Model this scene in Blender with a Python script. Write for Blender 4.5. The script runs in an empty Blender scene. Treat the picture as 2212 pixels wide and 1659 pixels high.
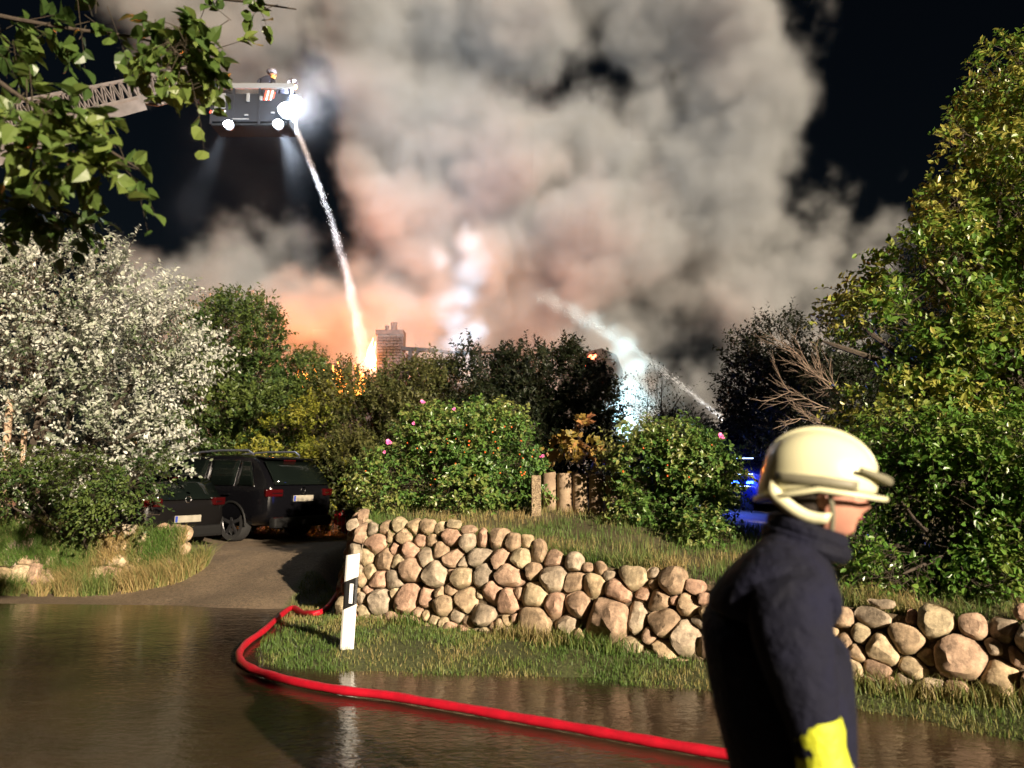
import bpy, bmesh, math, random
import numpy as np
from mathutils import Vector, Matrix, Euler, noise as mnoise
rnd = random.Random(7)
rng = np.random.default_rng(7)
sc = bpy.context.scene
col = sc.collection
# ---------------------------------------------------------------- camera
CAM = Vector((0, 0, 1.7)); F = 1702.0; PITCH = math.atan((1033 - 829.5) / F)
cam = bpy.data.cameras.new('camera'); cam_o = bpy.data.objects.new('camera', cam); col.objects.link(cam_o)
cam_o.location = CAM; cam_o.rotation_euler = (math.pi / 2 + PITCH, 0, 0)
cam.sensor_width = 36; cam.lens = 36 * F / 2212; cam.clip_start = 0.05; cam.clip_end = 3000
cam.dof.use_dof = True; cam.dof.focus_distance = 9.5; cam.dof.aperture_fstop = 1.6
sc.camera = cam_o
# ---------------------------------------------------------------- light
SUN_AZ = math.radians(34)      # the light stands behind the camera, to its right
SUN_EL = math.radians(17.5)
TOSUN = Vector((math.sin(SUN_AZ) * math.cos(SUN_EL), -math.cos(SUN_AZ) * math.cos(SUN_EL), math.sin(SUN_EL)))
w = bpy.data.worlds.new('World'); sc.world = w; w.use_nodes = True
nt = w.node_tree; bg = nt.nodes['Background']; sky = nt.nodes.new('ShaderNodeTexSky')
sky.sky_type = 'NISHITA'; sky.sun_disc = False; sky.sun_elevation = SUN_EL
sky.sun_rotation = math.pi - SUN_AZ
nt.links.new(sky.outputs[0], bg.inputs[0]); bg.inputs[1].default_value = 0.0006
sun = bpy.data.lights.new('sun', 'SUN'); sun.energy = 5.0; sun.angle = math.radians(0.8); sun.color = (1.0, 0.83, 0.63)
sun_o = bpy.data.objects.new('sun', sun); col.objects.link(sun_o)
sun_o.rotation_euler = TOSUN.to_track_quat('Z', 'Y').to_euler()
sc.view_settings.view_transform = 'Standard'; sc.view_settings.look = 'None'
sc.view_settings.gamma = 1; sc.view_settings.exposure = 1.2; sc.view_settings.use_curve_mapping = False
cy = sc.cycles
cy.use_denoising = True
try: cy.denoiser = 'OPENIMAGEDENOISE'
except Exception: pass
cy.use_adaptive_sampling = True; cy.adaptive_threshold = 0.02
cy.max_bounces = 6; cy.diffuse_bounces = 2; cy.glossy_bounces = 2; cy.transmission_bounces = 3
cy.volume_bounces = 3; cy.transparent_max_bounces = 12; cy.volume_step_rate = 2.0; cy.volume_max_steps = 256
cy.sample_clamp_indirect = 3.0; cy.caustics_reflective = False; cy.caustics_refractive = False
# ---------------------------------------------------------------- helpers
cp, sp = math.cos(PITCH), math.sin(PITCH)
def ray(px, py):
    a, b = (px - 1106) / F, (829.5 - py) / F
    return Vector((a, cp - b * sp, sp + b * cp))
def at(px, py, Y):
    d = ray(px, py); return CAM + d * (Y / d.y)
def gnd(px, py, z=0.0):
    d = ray(px, py); return CAM + d * ((z - CAM.z) / d.z)
def tag(o, label=None, cat=None, group=None, kind=None):
    if label: o['label'] = label
    if cat: o['category'] = cat
    if group: o['group'] = group
    if kind: o['kind'] = kind
    return o
def link(name, me, mat=None, parent=None, loc=None, rot=None):
    o = bpy.data.objects.new(name, me); col.objects.link(o)
    if mat is not None and me is not None and not me.materials: me.materials.append(mat)
    if parent is not None: o.parent = parent
    if loc is not None: o.location = loc
    if rot is not None: o.rotation_euler = rot
    return o
def empty(name, loc=(0, 0, 0), rot=(0, 0, 0)):
    o = bpy.data.objects.new(name, None); col.objects.link(o); o.location = loc; o.rotation_euler = rot
    o.empty_display_size = .2
    return o
def copy_tree(o, parent=None):
    c = o.copy(); col.objects.link(c)
    if parent is not None: c.parent = parent
    for ch in list(o.children): copy_tree(ch, c)
    return c
def mesh_np(name, verts, faces, smooth=False, mats=None, midx=None):
    """faces: (n,3) or (n,4) array"""
    me = bpy.data.meshes.new(name)
    verts = np.asarray(verts, dtype=np.float32); faces = np.asarray(faces, dtype=np.int32)
    n, k = faces.shape
    me.vertices.add(len(verts)); me.vertices.foreach_set('co', verts.ravel())
    me.loops.add(n * k); me.loops.foreach_set('vertex_index', faces.ravel())
    me.polygons.add(n); me.polygons.foreach_set('loop_start', np.arange(0, n * k, k, dtype=np.int32))
    if midx is not None: me.polygons.foreach_set('material_index', np.asarray(midx, dtype=np.int32))
    me.polygons.foreach_set('use_smooth', np.full(n, smooth))
    me.update(calc_edges=True)
    for m in (mats or []): me.materials.append(m)
    return me
def mesh_py(name, verts, faces, mat=None, smooth=False):
    me = bpy.data.meshes.new(name); me.from_pydata([tuple(v) for v in verts], [], faces); me.update()
    if mat: me.materials.append(mat)
    if smooth: me.polygons.foreach_set('use_smooth', [True] * len(me.polygons))
    return me
class MB:
    """collects simple shapes and links them as one mesh object"""
    def __init__(s): s.bm = bmesh.new()
    def box(s, c, size, rot=None, bevel=0):
        m = Matrix.Translation(Vector(c)) @ (rot.to_matrix().to_4x4() if rot is not None else Matrix()) @ Matrix.Diagonal((size[0], size[1], size[2], 1))
        r = bmesh.ops.create_cube(s.bm, size=1, matrix=m)
        if bevel:
            es = list({e for v in r['verts'] for e in v.link_edges})
            bmesh.ops.bevel(s.bm, geom=es, offset=bevel, segments=2, affect='EDGES', profile=.6)
        return s
    def bar(s, a, b, r, r2=None, n=8):
        a, b = Vector(a), Vector(b); d = b - a; L = d.length
        if L < 1e-6: return s
        q = d.to_track_quat('Z', 'Y')
        m = Matrix.Translation((a + b) / 2) @ q.to_matrix().to_4x4()
        bmesh.ops.create_cone(s.bm, cap_ends=True, segments=n, radius1=r, radius2=r if r2 is None else r2, depth=L, matrix=m)
        return s
    def beam(s, a, b, w, h):
        a, b = Vector(a), Vector(b); d = b - a; q = d.to_track_quat('Z', 'Y')
        m = Matrix.Translation((a + b) / 2) @ q.to_matrix().to_4x4() @ Matrix.Diagonal((w, h, d.length, 1))
        bmesh.ops.create_cube(s.bm, size=1, matrix=m); return s
    def ball(s, c, r, sc3=(1, 1, 1), sub=2):
        m = Matrix.Translation(Vector(c)) @ Matrix.Diagonal((sc3[0], sc3[1], sc3[2], 1))
        bmesh.ops.create_icosphere(s.bm, subdivisions=sub, radius=r, matrix=m); return s
    def tube(s, pts, rads, n=8, cap=True):
        pts = [Vector(p) for p in pts]
        if not hasattr(rads, '__len__'): rads = [rads] * len(pts)
        rings = []; x = None
        for i, p in enumerate(pts):
            t = (pts[min(i + 1, len(pts) - 1)] - pts[max(i - 1, 0)]).normalized()
            if x is None:
                x = t.cross(Vector((0, 0, 1)))
                if x.length < .3: x = t.cross(Vector((0, 1, 0)))
            x = (x - t * x.dot(t)).normalized(); y = x.cross(t)
            rings.append([s.bm.verts.new(p + (x * math.cos(k * 2 * math.pi / n) + y * math.sin(k * 2 * math.pi / n)) * rads[i]) for k in range(n)])
        for a, b in zip(rings, rings[1:]):
            for k in range(n): s.bm.faces.new((a[k], a[(k + 1) % n], b[(k + 1) % n], b[k]))
        if cap: s.bm.faces.new(rings[0]); s.bm.faces.new(list(reversed(rings[-1])))
        return s
    def poly(s, vs, fs):
        v = [s.bm.verts.new(Vector(p)) for p in vs]
        for f in fs: s.bm.faces.new([v[i] for i in f])
        return s
    def me(s, name, mat=None, smooth=False):
        bmesh.ops.recalc_face_normals(s.bm, faces=s.bm.faces)
        m = bpy.data.meshes.new(name); s.bm.to_mesh(m); s.bm.free()
        if mat: m.materials.append(mat)
        if smooth:
            m.polygons.foreach_set('use_smooth', [True] * len(m.polygons)); m.update()
            try: m.set_sharp_from_angle(angle=math.radians(40))
            except Exception: pass
        return m
    def build(s, name, mat, parent=None, smooth=False):
        return link(name, s.me(name, mat, smooth), None, parent)
# ---------------------------------------------------------------- materials
MATS = {}
def new_mat(name):
    m = bpy.data.materials.new(name); m.use_nodes = True; MATS[name] = m
    return m, m.node_tree, m.node_tree.nodes['Principled BSDF']
def mat(name, c, rough=.6, metal=0, c2=None, scale=8, bump=0, bscale=None, spec=.5, coat=0, detail=5, obj_rand=0, emit=None, estr=0, coord='Object'):
    m, t, b = new_mat(name); N, L = t.nodes, t.links
    b.inputs['Roughness'].default_value = rough; b.inputs['Metallic'].default_value = metal
    b.inputs['Specular IOR Level'].default_value = spec; b.inputs['Coat Weight'].default_value = coat
    b.inputs['Base Color'].default_value = (*c, 1)
    tc = N.new('ShaderNodeTexCoord')
    out = None
    if c2 is not None:
        nz = N.new('ShaderNodeTexNoise'); nz.inputs['Scale'].default_value = scale; nz.inputs['Detail'].default_value = detail
        L.new(tc.outputs[coord], nz.inputs['Vector'])
        r = N.new('ShaderNodeValToRGB'); r.color_ramp.elements[0].position = .35; r.color_ramp.elements[1].position = .65
        r.color_ramp.elements[0].color = (*c, 1); r.color_ramp.elements[1].color = (*c2, 1)
        L.new(nz.outputs[0], r.inputs[0]); out = r.outputs[0]
        rr = N.new('ShaderNodeMapRange'); rr.inputs[3].default_value = rough * .85; rr.inputs[4].default_value = min(1, rough * 1.2)
        L.new(nz.outputs[0], rr.inputs[0]); L.new(rr.outputs[0], b.inputs['Roughness'])
    if obj_rand:
        oi = N.new('ShaderNodeObjectInfo'); hs = N.new('ShaderNodeHueSaturation')
        v = N.new('ShaderNodeMapRange'); v.inputs[3].default_value = 1 - obj_rand; v.inputs[4].default_value = 1 + obj_rand
        L.new(oi.outputs['Random'], v.inputs[0]); L.new(v.outputs[0], hs.inputs['Value'])
        if out: L.new(out, hs.inputs['Color'])
        else: hs.inputs['Color'].default_value = (*c, 1)
        out = hs.outputs[0]
    if out: L.new(out, b.inputs['Base Color'])
    if bump:
        n2 = N.new('ShaderNodeTexNoise'); n2.inputs['Scale'].default_value = bscale or scale * 4; n2.inputs['Detail'].default_value = 6
        L.new(tc.outputs[coord], n2.inputs['Vector']); bp = N.new('ShaderNodeBump'); bp.inputs['Strength'].default_value = bump
        bp.inputs['Distance'].default_value = .02
        L.new(n2.outputs[0], bp.inputs['Height']); L.new(bp.outputs[0], b.inputs['Normal'])
    if emit:
        b.inputs['Emission Color'].default_value = (*emit, 1); b.inputs['Emission Strength'].default_value = estr
    return m
# ---------------------------------------------------------------- terrain
WA, WB = Vector((-2.0, 9.49, 0)), Vector((5.6, 4.69, 0))      # foot of the boulder wall, corner to the right
WD = (WB - WA).normalized(); WN = Vector((-WD.y, WD.x, 0))    # WN points up the bank
if WN.y < 0: WN = -WN
LA, LB = Vector((-5.2, 12.35, 0)), Vector((-14, 13.2, 0))     # wall left of the driveway
RB = Vector((-2.75, 13.2, 0))                                 # end of the return wall along the driveway
verge_poly = np.array([(-3.1, 11.9), (-2.85, 9.5), (-2.65, 8.2), (-2.3, 7.35), (-1.6, 7.02), (0, 6.95), (1.5, 6.5), (2.7, 5.8), (3.4, 5.15), (6, 3.6), (8, 3.2), (8, 12), (-2.4, 12.2)])
def fbm(x, y, s, seed=0, oct=4):
    """cheap value noise on arrays, 0..1"""
    r = np.random.default_rng(seed); T = r.random((256, 256)); out = np.zeros_like(x, dtype=float); a = 1; tot = 0
    for o in range(oct):
        X, Y = x * s * 2 ** o + 37.1 * o, y * s * 2 ** o + 11.7 * o
        xi, yi = np.floor(X).astype(int), np.floor(Y).astype(int); fx, fy = X - xi, Y - yi
        fx, fy = fx * fx * (3 - 2 * fx), fy * fy * (3 - 2 * fy)
        g = lambda i, j: T[(xi + i) % 256, (yi + j) % 256]
        out += a * ((g(0, 0) * (1 - fx) + g(1, 0) * fx) * (1 - fy) + (g(0, 1) * (1 - fx) + g(1, 1) * fx) * fy); tot += a; a *= .5
    return out / tot
def seg_dist(x, y, a, b):
    ax, ay, bx, by = a[0], a[1], b[0], b[1]; dx, dy = bx - ax, by - ay
    t = np.clip(((x - ax) * dx + (y - ay) * dy) / (dx * dx + dy * dy), 0, 1)
    return np.hypot(x - ax - t * dx, y - ay - t * dy)
def poly_sd(x, y, P):
    """positive inside"""
    d = np.full(np.shape(x), 1e9); ins = np.zeros(np.shape(x), bool)
    for i in range(len(P)):
        a, b = P[i], P[(i + 1) % len(P)]
        d = np.minimum(d, seg_dist(x, y, a, b))
        c = ((a[1] > y) != (b[1] > y)) & (x < (b[0] - a[0]) * (y - a[1]) / (b[1] - a[1] + 1e-12) + a[0])
        ins ^= c
    return np.where(ins, d, -d)
def sstep(a, b, v):
    t = np.clip((v - a) / (b - a), 0, 1); return t * t * (3 - 2 * t)
def wall_top(u):      # height of the wall top along its length
    return np.interp(u, [0, 1.0, 3.0, 4.5, 6.0, 9], [1.12, 1.05, .92, .78, .66, .60])
bank_poly = np.array([(WA.x, WA.y), (WB.x, WB.y), (60, -20), (60, 60), (-2.9, 60), (RB.x, RB.y)])
left_poly = np.array([(LA.x, LA.y), (LB.x, LB.y), (-60, 15), (-60, 60), (-22, 24), (-14, 17.5), (-9.7, 14.6), (-6.3, 12.75)])
def height(x, y):
    x = np.asarray(x, float); y = np.asarray(y, float)
    n = fbm(x, y, .9, 3) - .5; n2 = fbm(x, y, 5, 5, 3) - .5
    z = -.045 + .03 * n
    ys = 10.55 + (fbm(x, y, .45, 21) - .5) * 1.1 + np.maximum(0, -3.1 - x) * .4
    left = sstep(-2.4, -3.0, x)
    z = np.maximum(z, (np.clip((y - ys) * .25, -.06, .52) + .03 * n + .012 * n2) * left - 10 * (1 - left) * 0 - (1 - left) * .2)
    vs = poly_sd(x, y, verge_poly) + .22 * n
    z = np.maximum(z, np.clip(-.03 + vs * .16, -.2, .11) + .04 * n2)
    bs = poly_sd(x, y, bank_poly)
    u = (x - WA.x) * WD.x + (y - WA.y) * WD.y; v = (x - WA.x) * WN.x + (y - WA.y) * WN.y
    zb = wall_top(u) - .06 + np.clip((v - .3) * .13, 0, .3) + .08 * n
    z = np.where(bs > .16, z + (zb - z) * sstep(.16, .34, bs), z)
    ls = poly_sd(x, y, left_poly)
    zl = .78 + .12 * n + np.clip((ls - .3) * .2, 0, .4)
    z = np.where(ls > .12, z + (zl - z) * sstep(.12, .34, ls), z)
    far = sstep(24, 40, y); z = z * (1 - far) + (.9) * far
    return z
def gl(a, b, s): return list(np.arange(a, b, s))
gx = np.array([-900, -400, -150, -80, -40, -25, -18] + gl(-15, 9, .09) + [9.5, 10.5, 12, 16, 25, 40, 80, 150, 400, 900])
gy = np.array([-300, -60, -20, -8, -3, 0, 2] + gl(3.5, 19, .09) + [19.5, 20.5, 22, 25, 30, 36, 45, 60, 90, 150, 400, 1200])
X, Y = np.meshgrid(gx, gy); Z = height(X, Y)
nx, ny = len(gx), len(gy)
V = np.stack([X.ravel(), Y.ravel(), Z.ravel()], 1)
ii = (np.arange(ny - 1)[:, None] * nx + np.arange(nx - 1)[None, :]).ravel()
Fq = np.stack([ii, ii + 1, ii + nx + 1, ii + nx], 1)
def wet_ground_mat():
    m, t, b = new_mat('ground'); N, L = t.nodes, t.links
    at_ = N.new('ShaderNodeAttribute'); at_.attribute_name = 'gcol'
    tc = N.new('ShaderNodeTexCoord')
    nz = N.new('ShaderNodeTexNoise'); nz.inputs['Scale'].default_value = 22; nz.inputs['Detail'].default_value = 8; nz.inputs['Roughness'].default_value = .7
    L.new(tc.outputs['Object'], nz.inputs['Vector'])
    mr = N.new('ShaderNodeMapRange'); mr.inputs[1].default_value = .3; mr.inputs[2].default_value = .7; mr.inputs[3].default_value = .45; mr.inputs[4].default_value = 1.5
    L.new(nz.outputs[0], mr.inputs[0])
    mx = N.new('ShaderNodeVectorMath'); mx.operation = 'SCALE'; L.new(at_.outputs['Color'], mx.inputs[0]); L.new(mr.outputs[0], mx.inputs['Scale'])
    L.new(mx.outputs[0], b.inputs['Base Color']); b.inputs['Roughness'].default_value = .75
    vo = N.new('ShaderNodeTexVoronoi'); vo.inputs['Scale'].default_value = 45; L.new(tc.outputs['Object'], vo.inputs['Vector'])
    bp = N.new('ShaderNodeBump'); bp.inputs['Strength'].default_value = .8; bp.inputs['Distance'].default_value = .02
    ad = N.new('ShaderNodeMath'); ad.operation = 'MULTIPLY'; L.new(nz.outputs[0], ad.inputs[0]); L.new(vo.outputs['Distance'], ad.inputs[1])
    L.new(ad.outputs[0], bp.inputs['Height']); L.new(bp.outputs[0], b.inputs['Normal'])
    return m
me = mesh_np('ground', V, Fq, True, [wet_ground_mat()])
x, y = V[:, 0], V[:, 1]
c = np.tile(np.array([.06, .042, .026]), (len(V), 1)).astype(float)         # muddy road
left = (x < -2.2) & (y > 9.5)
nn = fbm(x, y, 1.5, 9)[:, None]
c[left] = (np.array([.135, .098, .062]) * (.65 + .7 * nn))[left]
gr = (poly_sd(x, y, verge_poly) > 0); c[gr] = (np.array([.07, .08, .025]) * (.6 + .8 * nn))[gr]
bk = poly_sd(x, y, bank_poly) > 0; c[bk] = (np.array([.09, .075, .035]) * (.6 + .8 * nn))[bk]
lf = poly_sd(x, y, left_poly) > 0; c[lf] = (np.array([.12, .09, .055]) * (.6 + .8 * nn))[lf]
ca = me.color_attributes.new('gcol', 'FLOAT_COLOR', 'POINT')
ca.data.foreach_set('color', np.concatenate([c, np.ones((len(c), 1))], 1).astype(np.float32).ravel())
tag(link('ground', me), kind='structure')
# flood water over the road
def water_mat():
    m, t, b = new_mat('flood_water'); N, L = t.nodes, t.links
    b.inputs['Roughness'].default_value = .09; b.inputs['IOR'].default_value = 1.33
    tc = N.new('ShaderNodeTexCoord'); mp = N.new('ShaderNodeMapping'); mp.inputs['Scale'].default_value = (1, 1.6, 1); L.new(tc.outputs['Object'], mp.inputs[0])
    n0 = N.new('ShaderNodeTexNoise'); n0.inputs['Scale'].default_value = .55; n0.inputs['Detail'].default_value = 4; L.new(tc.outputs['Object'], n0.inputs['Vector'])
    r = N.new('ShaderNodeValToRGB'); r.color_ramp.elements[0].position = .35; r.color_ramp.elements[1].position = .65
    r.color_ramp.elements[0].color = (.018, .013, .009, 1); r.color_ramp.elements[1].color = (.060, .038, .022, 1)
    L.new(n0.outputs[0], r.inputs[0]); L.new(r.outputs[0], b.inputs['Base Color'])
    n1 = N.new('ShaderNodeTexNoise'); n1.inputs['Scale'].default_value = 13; n1.inputs['Detail'].default_value = 3; n1.inputs['Distortion'].default_value = .6; L.new(mp.outputs[0], n1.inputs['Vector'])
    n2 = N.new('ShaderNodeTexNoise'); n2.inputs['Scale'].default_value = 2.2; n2.inputs['Detail'].default_value = 2; L.new(mp.outputs[0], n2.inputs['Vector'])
    ad = N.new('ShaderNodeMath'); ad.operation = 'MULTIPLY_ADD'; L.new(n2.outputs[0], ad.inputs[0]); ad.inputs[1].default_value = 1.6; L.new(n1.outputs[0], ad.inputs[2])
    bp = N.new('ShaderNodeBump'); bp.inputs['Strength'].default_value = .17; bp.inputs['Distance'].default_value = .02
    L.new(ad.outputs[0], bp.inputs['Height']); L.new(bp.outputs[0], b.inputs['Normal'])
    return m
wv = [(-60, -20, 0), (40, -20, 0), (40, 6, 0), (9, 10, 0), (-60, 14.5, 0)]
tag(link('flood_water', mesh_py('flood_water', wv, [(0, 1, 2, 3, 4)], water_mat())), kind='structure')
# ---------------------------------------------------------------- boulder walls
def stone_mat():
    m, t, b = new_mat('stone'); N, L = t.nodes, t.links
    oi = N.new('ShaderNodeObjectInfo'); tc = N.new('ShaderNodeTexCoord')
    r = N.new('ShaderNodeValToRGB'); r.color_ramp.interpolation = 'CONSTANT'
    cols = [(.34, .25, .16), (.31, .25, .18), (.34, .23, .16), (.38, .30, .19), (.28, .20, .13), (.33, .27, .17), (.36, .23, .16), (.28, .23, .17), (.37, .28, .17), (.32, .22, .15)]
    el = r.color_ramp.elements; el[0].position = 0; el[0].color = (*cols[0], 1); el[1].position = .1; el[1].color = (*cols[1], 1)
    for i in range(2, 10): e = el.new(i / 10); e.color = (*cols[i], 1)
    L.new(oi.outputs['Random'], r.inputs[0])
    nz = N.new('ShaderNodeTexNoise'); nz.inputs['Scale'].default_value = 11; nz.inputs['Detail'].default_value = 9; nz.inputs['Roughness'].default_value = .72
    L.new(tc.outputs['Object'], nz.inputs['Vector'])
    big = N.new('ShaderNodeTexNoise'); big.inputs['Scale'].default_value = 3.1; big.inputs['Detail'].default_value = 3; L.new(tc.outputs['Object'], big.inputs['Vector'])
    mr = N.new('ShaderNodeMapRange'); mr.inputs[1].default_value = .32; mr.inputs[2].default_value = .68; mr.inputs[3].default_value = .42; mr.inputs[4].default_value = 1.75
    L.new(nz.outputs[0], mr.inputs[0])
    mx = N.new('ShaderNodeVectorMath'); mx.operation = 'SCALE'; L.new(r.outputs[0], mx.inputs[0]); L.new(mr.outputs[0], mx.inputs['Scale'])
    moss = N.new('ShaderNodeMix'); moss.data_type = 'RGBA'; mr2 = N.new('ShaderNodeMapRange'); mr2.inputs[1].default_value = .55; mr2.inputs[2].default_value = .72; mr2.inputs[4].default_value = .6
    L.new(big.outputs[0], mr2.inputs[0]); L.new(mr2.outputs[0], moss.inputs[0]); L.new(mx.outputs[0], moss.inputs[6]); moss.inputs[7].default_value = (.10, .10, .035, 1)
    L.new(moss.outputs[2], b.inputs['Base Color']); b.inputs['Roughness'].default_value = .8; b.inputs['Specular IOR Level'].default_value = .35
    bp = N.new('ShaderNodeBump'); bp.inputs['Strength'].default_value = .9; bp.inputs['Distance'].default_value = .02
    L.new(nz.outputs[0], bp.inputs['Height']); L.new(bp.outputs[0], b.inputs['Normal'])
    return m
M_STONE = stone_mat(); M_SOIL = mat('soil', (.07, .052, .03), .95, c2=(.15, .11, .065), scale=9, bump=.8)
BAT = math.radians(17)
class WallPlane:
    def __init__(s, a, b, n, z0=.0, bat=BAT):
        s.o = Vector((a.x, a.y, z0)); s.u = Vector((b.x - a.x, b.y - a.y, 0)).normalized(); s.nb = n.normalized()
        s.v = (Vector((0, 0, 1)) * math.cos(bat) + s.nb * math.sin(bat)); s.n = s.u.cross(s.v).normalized()
        if s.n.dot(s.nb) > 0: s.n = -s.n       # outward
    def hit(s, px, py):
        d = ray(px, py); t = (s.o - CAM).dot(s.n) / d.dot(s.n); p = CAM + d * t - s.o
        return p.dot(s.u), p.dot(s.v), t
    def P(s, u, v, h): return s.o + s.u * u + s.v * v + s.n * h
def stone_cells(seeds, gap=.003):
    """seeds: (u, v, half_w, half_h) -> outline radii along 24 directions"""
    S = np.array(seeds); out = []
    th = np.arange(24) * 2 * np.pi / 24
    for i, (u, v, a, b) in enumerate(S):
        ph = rnd.uniform(0, 6.28); p = rnd.uniform(2.2, 3.4)
        wob = 1 + .06 * np.sin(2 * th + ph) + .07 * np.sin(3 * th + ph * 2) + .03 * np.sin(5 * th + ph * 3)
        r = 1 / ((np.abs(np.cos(th)) / a) ** p + (np.abs(np.sin(th)) / b) ** p) ** (1 / p) * wob * 1.42
        for j, (u2, v2, a2, b2) in enumerate(S):
            if i == j: continue
            dx, dy = u2 - u, v2 - v; D = math.hypot(dx, dy)
            if D > (max(a, b) + max(a2, b2)) * 1.6 or D < 1e-4: continue
            ex, ey = dx / D, dy / D
            ri = 1 / math.sqrt((ex / a) ** 2 + (ey / b) ** 2); rj = 1 / math.sqrt((ex / a2) ** 2 + (ey / b2) ** 2)
            lim = D * ri / (ri + rj) - gap
            cosd = np.cos(th) * ex + np.sin(th) * ey
            r = np.where(cosd > .05, np.minimum(r, lim / np.maximum(cosd, .05)), r)
        r = (r * 2 + np.roll(r, 1) + np.roll(r, -1)) / 4
        out.append(r)
    return out
def build_wall(root, W, seeds, label=None, depth=.75, zmin=None):
    cells = stone_cells(seeds)
    for (u, v, a, b), r in zip(seeds, cells):
        n = 24; th = np.arange(n) * 2 * np.pi / n; s = min(a, b); hgt = s * rnd.uniform(.6, .95) * depth / .75
        vs = []; off = rnd.uniform(-.02, .035)
        fa, fb, fc, fd = [rnd.uniform(0, 6.28) for _ in range(4)]
        rings = [(1.0, -.5), (1.0, -.05), (.93, .42), (.76, .75), (.48, .96)]
        tilt = (rnd.uniform(-.25, .25), rnd.uniform(-.25, .25))
        for k, (f, h) in enumerate(rings):
            for t_, rr in zip(th, r):
                x_, y_ = math.cos(t_) * rr * f, math.sin(t_) * rr * f
                hh = h * hgt
                q = Vector((x_ * 9 + fa, y_ * 9 + fb, k * .7 + fc))
                nn_ = mnoise.noise(q) * .16 * s + (mnoise.noise(q * .45) * .3 * s if k > 1 else 0)
                vs.append((x_, y_, hh + nn_ + (tilt[0] * x_ + tilt[1] * y_ if k > 1 else 0)))
        vs.append((0, 0, hgt * (1 + rnd.uniform(-.1, .06))))
        for _ in range(rnd.choice((2, 3, 4))):      # broken faces
            az = rnd.uniform(0, 6.28); el_ = rnd.uniform(.5, 1.35); pn = Vector((math.cos(az) * math.cos(el_), math.sin(az) * math.cos(el_), math.sin(el_)))
            ext = max(Vector(q).dot(pn) for q in vs); lim = ext - rnd.uniform(.10, .30) * s
            vs = [tuple(Vector(q) - pn * max(0.0, Vector(q).dot(pn) - lim) * .93) for q in vs]
        fs = []
        for k in range(len(rings) - 1):
            for j in range(n): fs.append((k * n + j, k * n + (j + 1) % n, (k + 1) * n + (j + 1) % n, (k + 1) * n + j))
        L0 = (len(rings) - 1) * n
        for j in range(n): fs.append((L0 + j, L0 + (j + 1) % n, len(vs) - 1))
        me = mesh_py('stone', vs, fs, M_STONE, True)
        try: me.set_sharp_from_angle(angle=math.radians(30))
        except Exception: pass
        o = link('stone', me, None, root)
        mtx = Matrix((W.u, W.v, W.n)).transposed()
        o.matrix_local = Matrix.Translation(W.P(u, v, off)) @ mtx.to_4x4()
def sheet(W, us, vtop, name, m, root, back=.10, nz=3):
    vs = []; fs = []
    for i, u in enumerate(us):
        for k in range(nz + 1):
            vs.append(W.P(u, -.3 + (vtop(u) + .3) * k / nz, -back + rnd.uniform(-.02, .02)))
    for i in range(len(us) - 1):
        for k in range(nz): a = i * (nz + 1) + k; fs.append((a, a + nz + 1, a + nz + 2, a + 1))
    return link(name, mesh_py(name, vs, fs, m), None, root)
c4 = [(230,210,70,80),(305,205,60,70),(375,240,80,80),(460,225,80,90),(575,215,90,110),(695,215,85,110),(815,215,90,90),(925,240,85,90),(1030,205,110,60),(1150,250,125,60),(1255,320,75,130),(1395,320,130,140),(1510,345,130,120),(1605,335,80,90),
 (290,305,70,70),(400,350,210,130),(515,290,60,90),(625,300,130,110),(740,325,85,90),(850,330,85,80),(1010,305,165,120),(1150,345,110,125),
 (225,380,90,70),(315,475,105,110),(455,490,140,165),(565,400,90,90),(580,500,90,130),(675,425,135,130),(800,465,120,140),(915,410,130,130),(1030,470,150,190),(1230,460,210,140),(1410,480,150,160),(1570,480,130,150),(1715,430,100,150),(1830,480,120,110),(2010,515,120,120),(2115,550,70,60),
 (340,580,130,90),(425,650,140,140),(545,650,140,150),(690,570,150,200),(895,620,170,210),(1095,640,180,160),(1270,620,160,180),(1490,615,240,170),(1675,575,100,130),(1830,650,230,190),(2000,665,160,150),
 (280,640,60,100),(340,740,60,60),(410,820,200,190),(550,760,60,80),(655,810,210,270),(815,800,110,200),(1000,730,90,100),(950,860,160,180),(1130,800,180,190),(1330,760,160,160),(1475,820,150,200),(1690,775,220,180),(1845,855,150,180),(2040,845,210,170),
 (1270,940,220,150),(1670,990,310,220),(1940,1030,190,170)]
c5 = [(750,470,210,210),(985,510,240,200),(1140,385,250,180),(1340,340,90,90),(1350,440,80,100),(1240,540,130,120),(1520,440,260,260),(1760,480,170,130),(1410,600,230,210),(1680,650,230,210),(1865,605,130,110),(1890,740,150,170),(890,800,500,430),(1170,770,160,340),(1460,840,300,280),(1310,960,100,160),(1660,980,330,380),(1930,880,100,120),(900,360,120,70)]
c6 = [(240,560,220,120),(155,690,100,150),(310,810,230,200),(490,730,250,180),(680,600,230,190),(525,570,70,100),(970,630,150,150),(1210,660,190,150),(880,850,450,250),(530,930,200,160),(1310,850,120,200),(1180,1010,330,230),(270,940,180,120),(120,820,120,140),(1330,530,90,100),(290,470,200,50)]
W1 = WallPlane(WA, WB, WN, .0)
seeds = []
for lst, ox, oy, s in ((c4, 820, 1250, 3.253), (c5, 1300, 1350, 4.022), (c6, 2100, 1350, 2.911)):
    for cx_, cy_, ww, hh in lst:
        px, py = (ox + cx_ / s) * .8641, (oy + cy_ / s) * .8641
        u, v, t = W1.hit(px, py); u2 = W1.hit(px + ww / s * .432, py)[0] - u; v2 = v - W1.hit(px, py + hh / s * .432)[1]
        seeds.append((u, v, abs(u2), abs(v2)))
u0 = W1.hit(1620, 1350)[0]; u1 = W1.hit(1815, 1400)[0]     # the stretch behind the firefighter, and beyond the frame
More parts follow.
